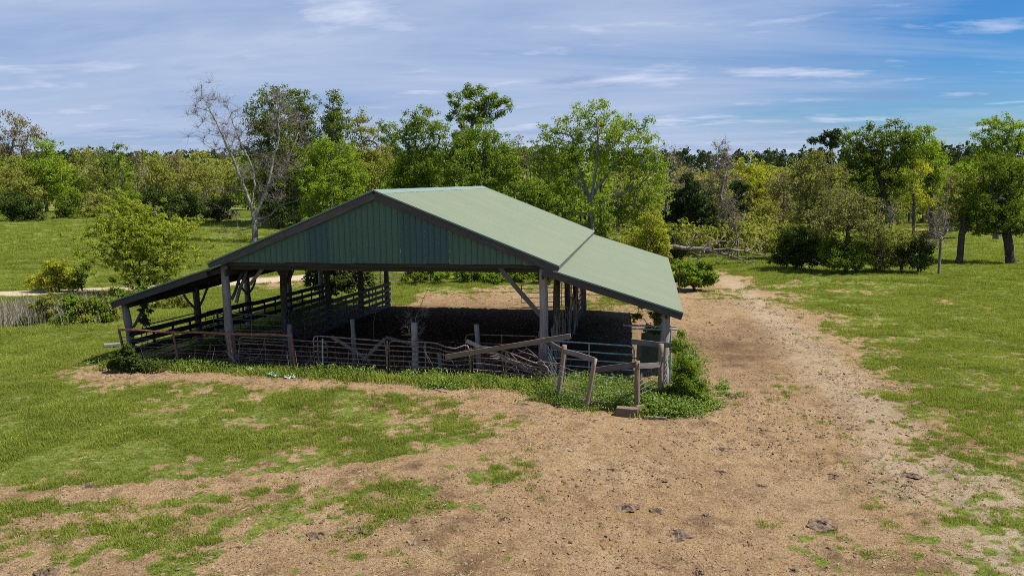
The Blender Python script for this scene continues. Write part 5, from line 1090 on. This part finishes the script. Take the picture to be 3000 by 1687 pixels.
instancer('weeds', 'leafy green weeds crowding the foot of the front gates and corner pen', np.column_stack([x, y, surf(x, y)]), .55+.85*RNG.random(len(x))*fbm(x, y, .5, 2, .5, 52)*1.5, wd)
x, y = sample(23000, 13, 60); g_ = grassiness(x, y); keep = (RNG.random(len(x)) < .1+.9*g_) & (cover_mask(x, y, g_) > .35) & (fbm(x, y, .7, 3, .6, 77) > .52) & (poly_dist(x, y, ROAD) > 2.0); x, y = x[keep], y[keep]
instancer('pasture_weeds', 'low leafy weeds and clover clumps mixed through the pasture grass', np.column_stack([x, y, surf(x, y)]), .25+.35*RNG.random(len(x)), wd)
# dead stems poking through the front gates
ds = Buf()
for _ in range(150):
    x0 = -9.5+RNG.random()*16; y0 = -.1+RNG.normal(0, .25); L_ = .35+.75*RNG.random(); an = RNG.normal(1.4, .6); az = RNG.random()*6.3; p0 = np.array([x0, y0, tz(x0, y0)]); dv = np.array([math.cos(an), .3*math.sin(az), abs(math.sin(an))])*L_
    ds.tube([p0, p0+dv*.5+RNG.normal(0, .05, 3), p0+dv+RNG.normal(0, .08, 3)], [.010, .008, .004], 3)
tag(put('dead_stems', ds.mesh('dead_stems', M_TWIG)), 'dry dead weed stems poking up through the front gates', None, None, 'stuff')
fl = [proto('flower', *(lambda r: ([(a, b, .02*k) for k, (a, b) in enumerate(((0, 0), (.014, .004), (.010, .016), (-.006, .014)))], [(0, 1, 2, 3)]))(0), None, M_FLOW)]
x, y = sample(8000, 17, 48); g_ = grassiness(x, y); keep = (RNG.random(len(x)) < g_*.9) & (fbm(x, y, .3, 3, .5, 61) > .5); xa, ya = x[keep], y[keep]
xb, yb = strip([(-3, -.7), (0, -.9), (4.5, -1.1)], .2, 130); xc, yc = strip([tuple(on_ground(1240, 815)[:2]), tuple(on_ground(1330, 812)[:2])], 1.2, 700)
x = np.concatenate([xa, xb, xc]); y = np.concatenate([ya, yb, yc]); zz_ = surf(x, y)+.06+.10*RNG.random(len(x)); zz_[len(xa):len(xa)+len(xb)] += .25
instancer('flowers', 'tiny yellow flowers dotted through the grass', np.column_stack([x, y, zz_]), 0.7+.5*RNG.random(len(x)), fl)
xa, ya = strip([(6.6, -1.2), (8.9, -1.6)], .55, 900); xb, yb = strip([(-10.5, -.2), (5.5, -1.2), (6.6, -2.0), (9.0, -3.1), (10.6, -2.0)], .20, 900)
x = np.concatenate([xa, xb]); y = np.concatenate([ya, yb]); instancer('tall_grass', 'longer grass mixed into the weeds along the front and inside the corner pen', np.column_stack([x, y, surf(x, y)]), 1.4+2.4*RNG.random(len(x)), gp_)
# reeds at the left bank
M_REED = leaf_mat('dry_reeds', (0.17, 0.145, 0.10), (0.42, 0.38, 0.30), .3, inst=True); rd = []
for sd in range(3): V, Tt = blades(9, 1.0, .02, .30, .45, 400+sd); rd.append(proto('reed', V, None, Tt, M_REED))
c0 = on_ground(-40, 945); c1 = on_ground(190, 940); n_ = 1300; f_ = RNG.random(n_); x = c0[0]+(c1[0]-c0[0])*f_+RNG.normal(0, 1.2, n_); y = c0[1]+(c1[1]-c0[1])*f_+RNG.normal(0, 1.3, n_)+1.0; kk = fbm(x, y, .8, 3, .5, 88) > .44; x, y = x[kk], y[kk]; n_ = len(x)
instancer('reeds', 'dry pale reeds and cattails on the bank left of the barn', np.column_stack([x, y, terrain(x, y)]), .45+.8*RNG.random(n_), rd)
print('objects', len(bpy.data.objects))
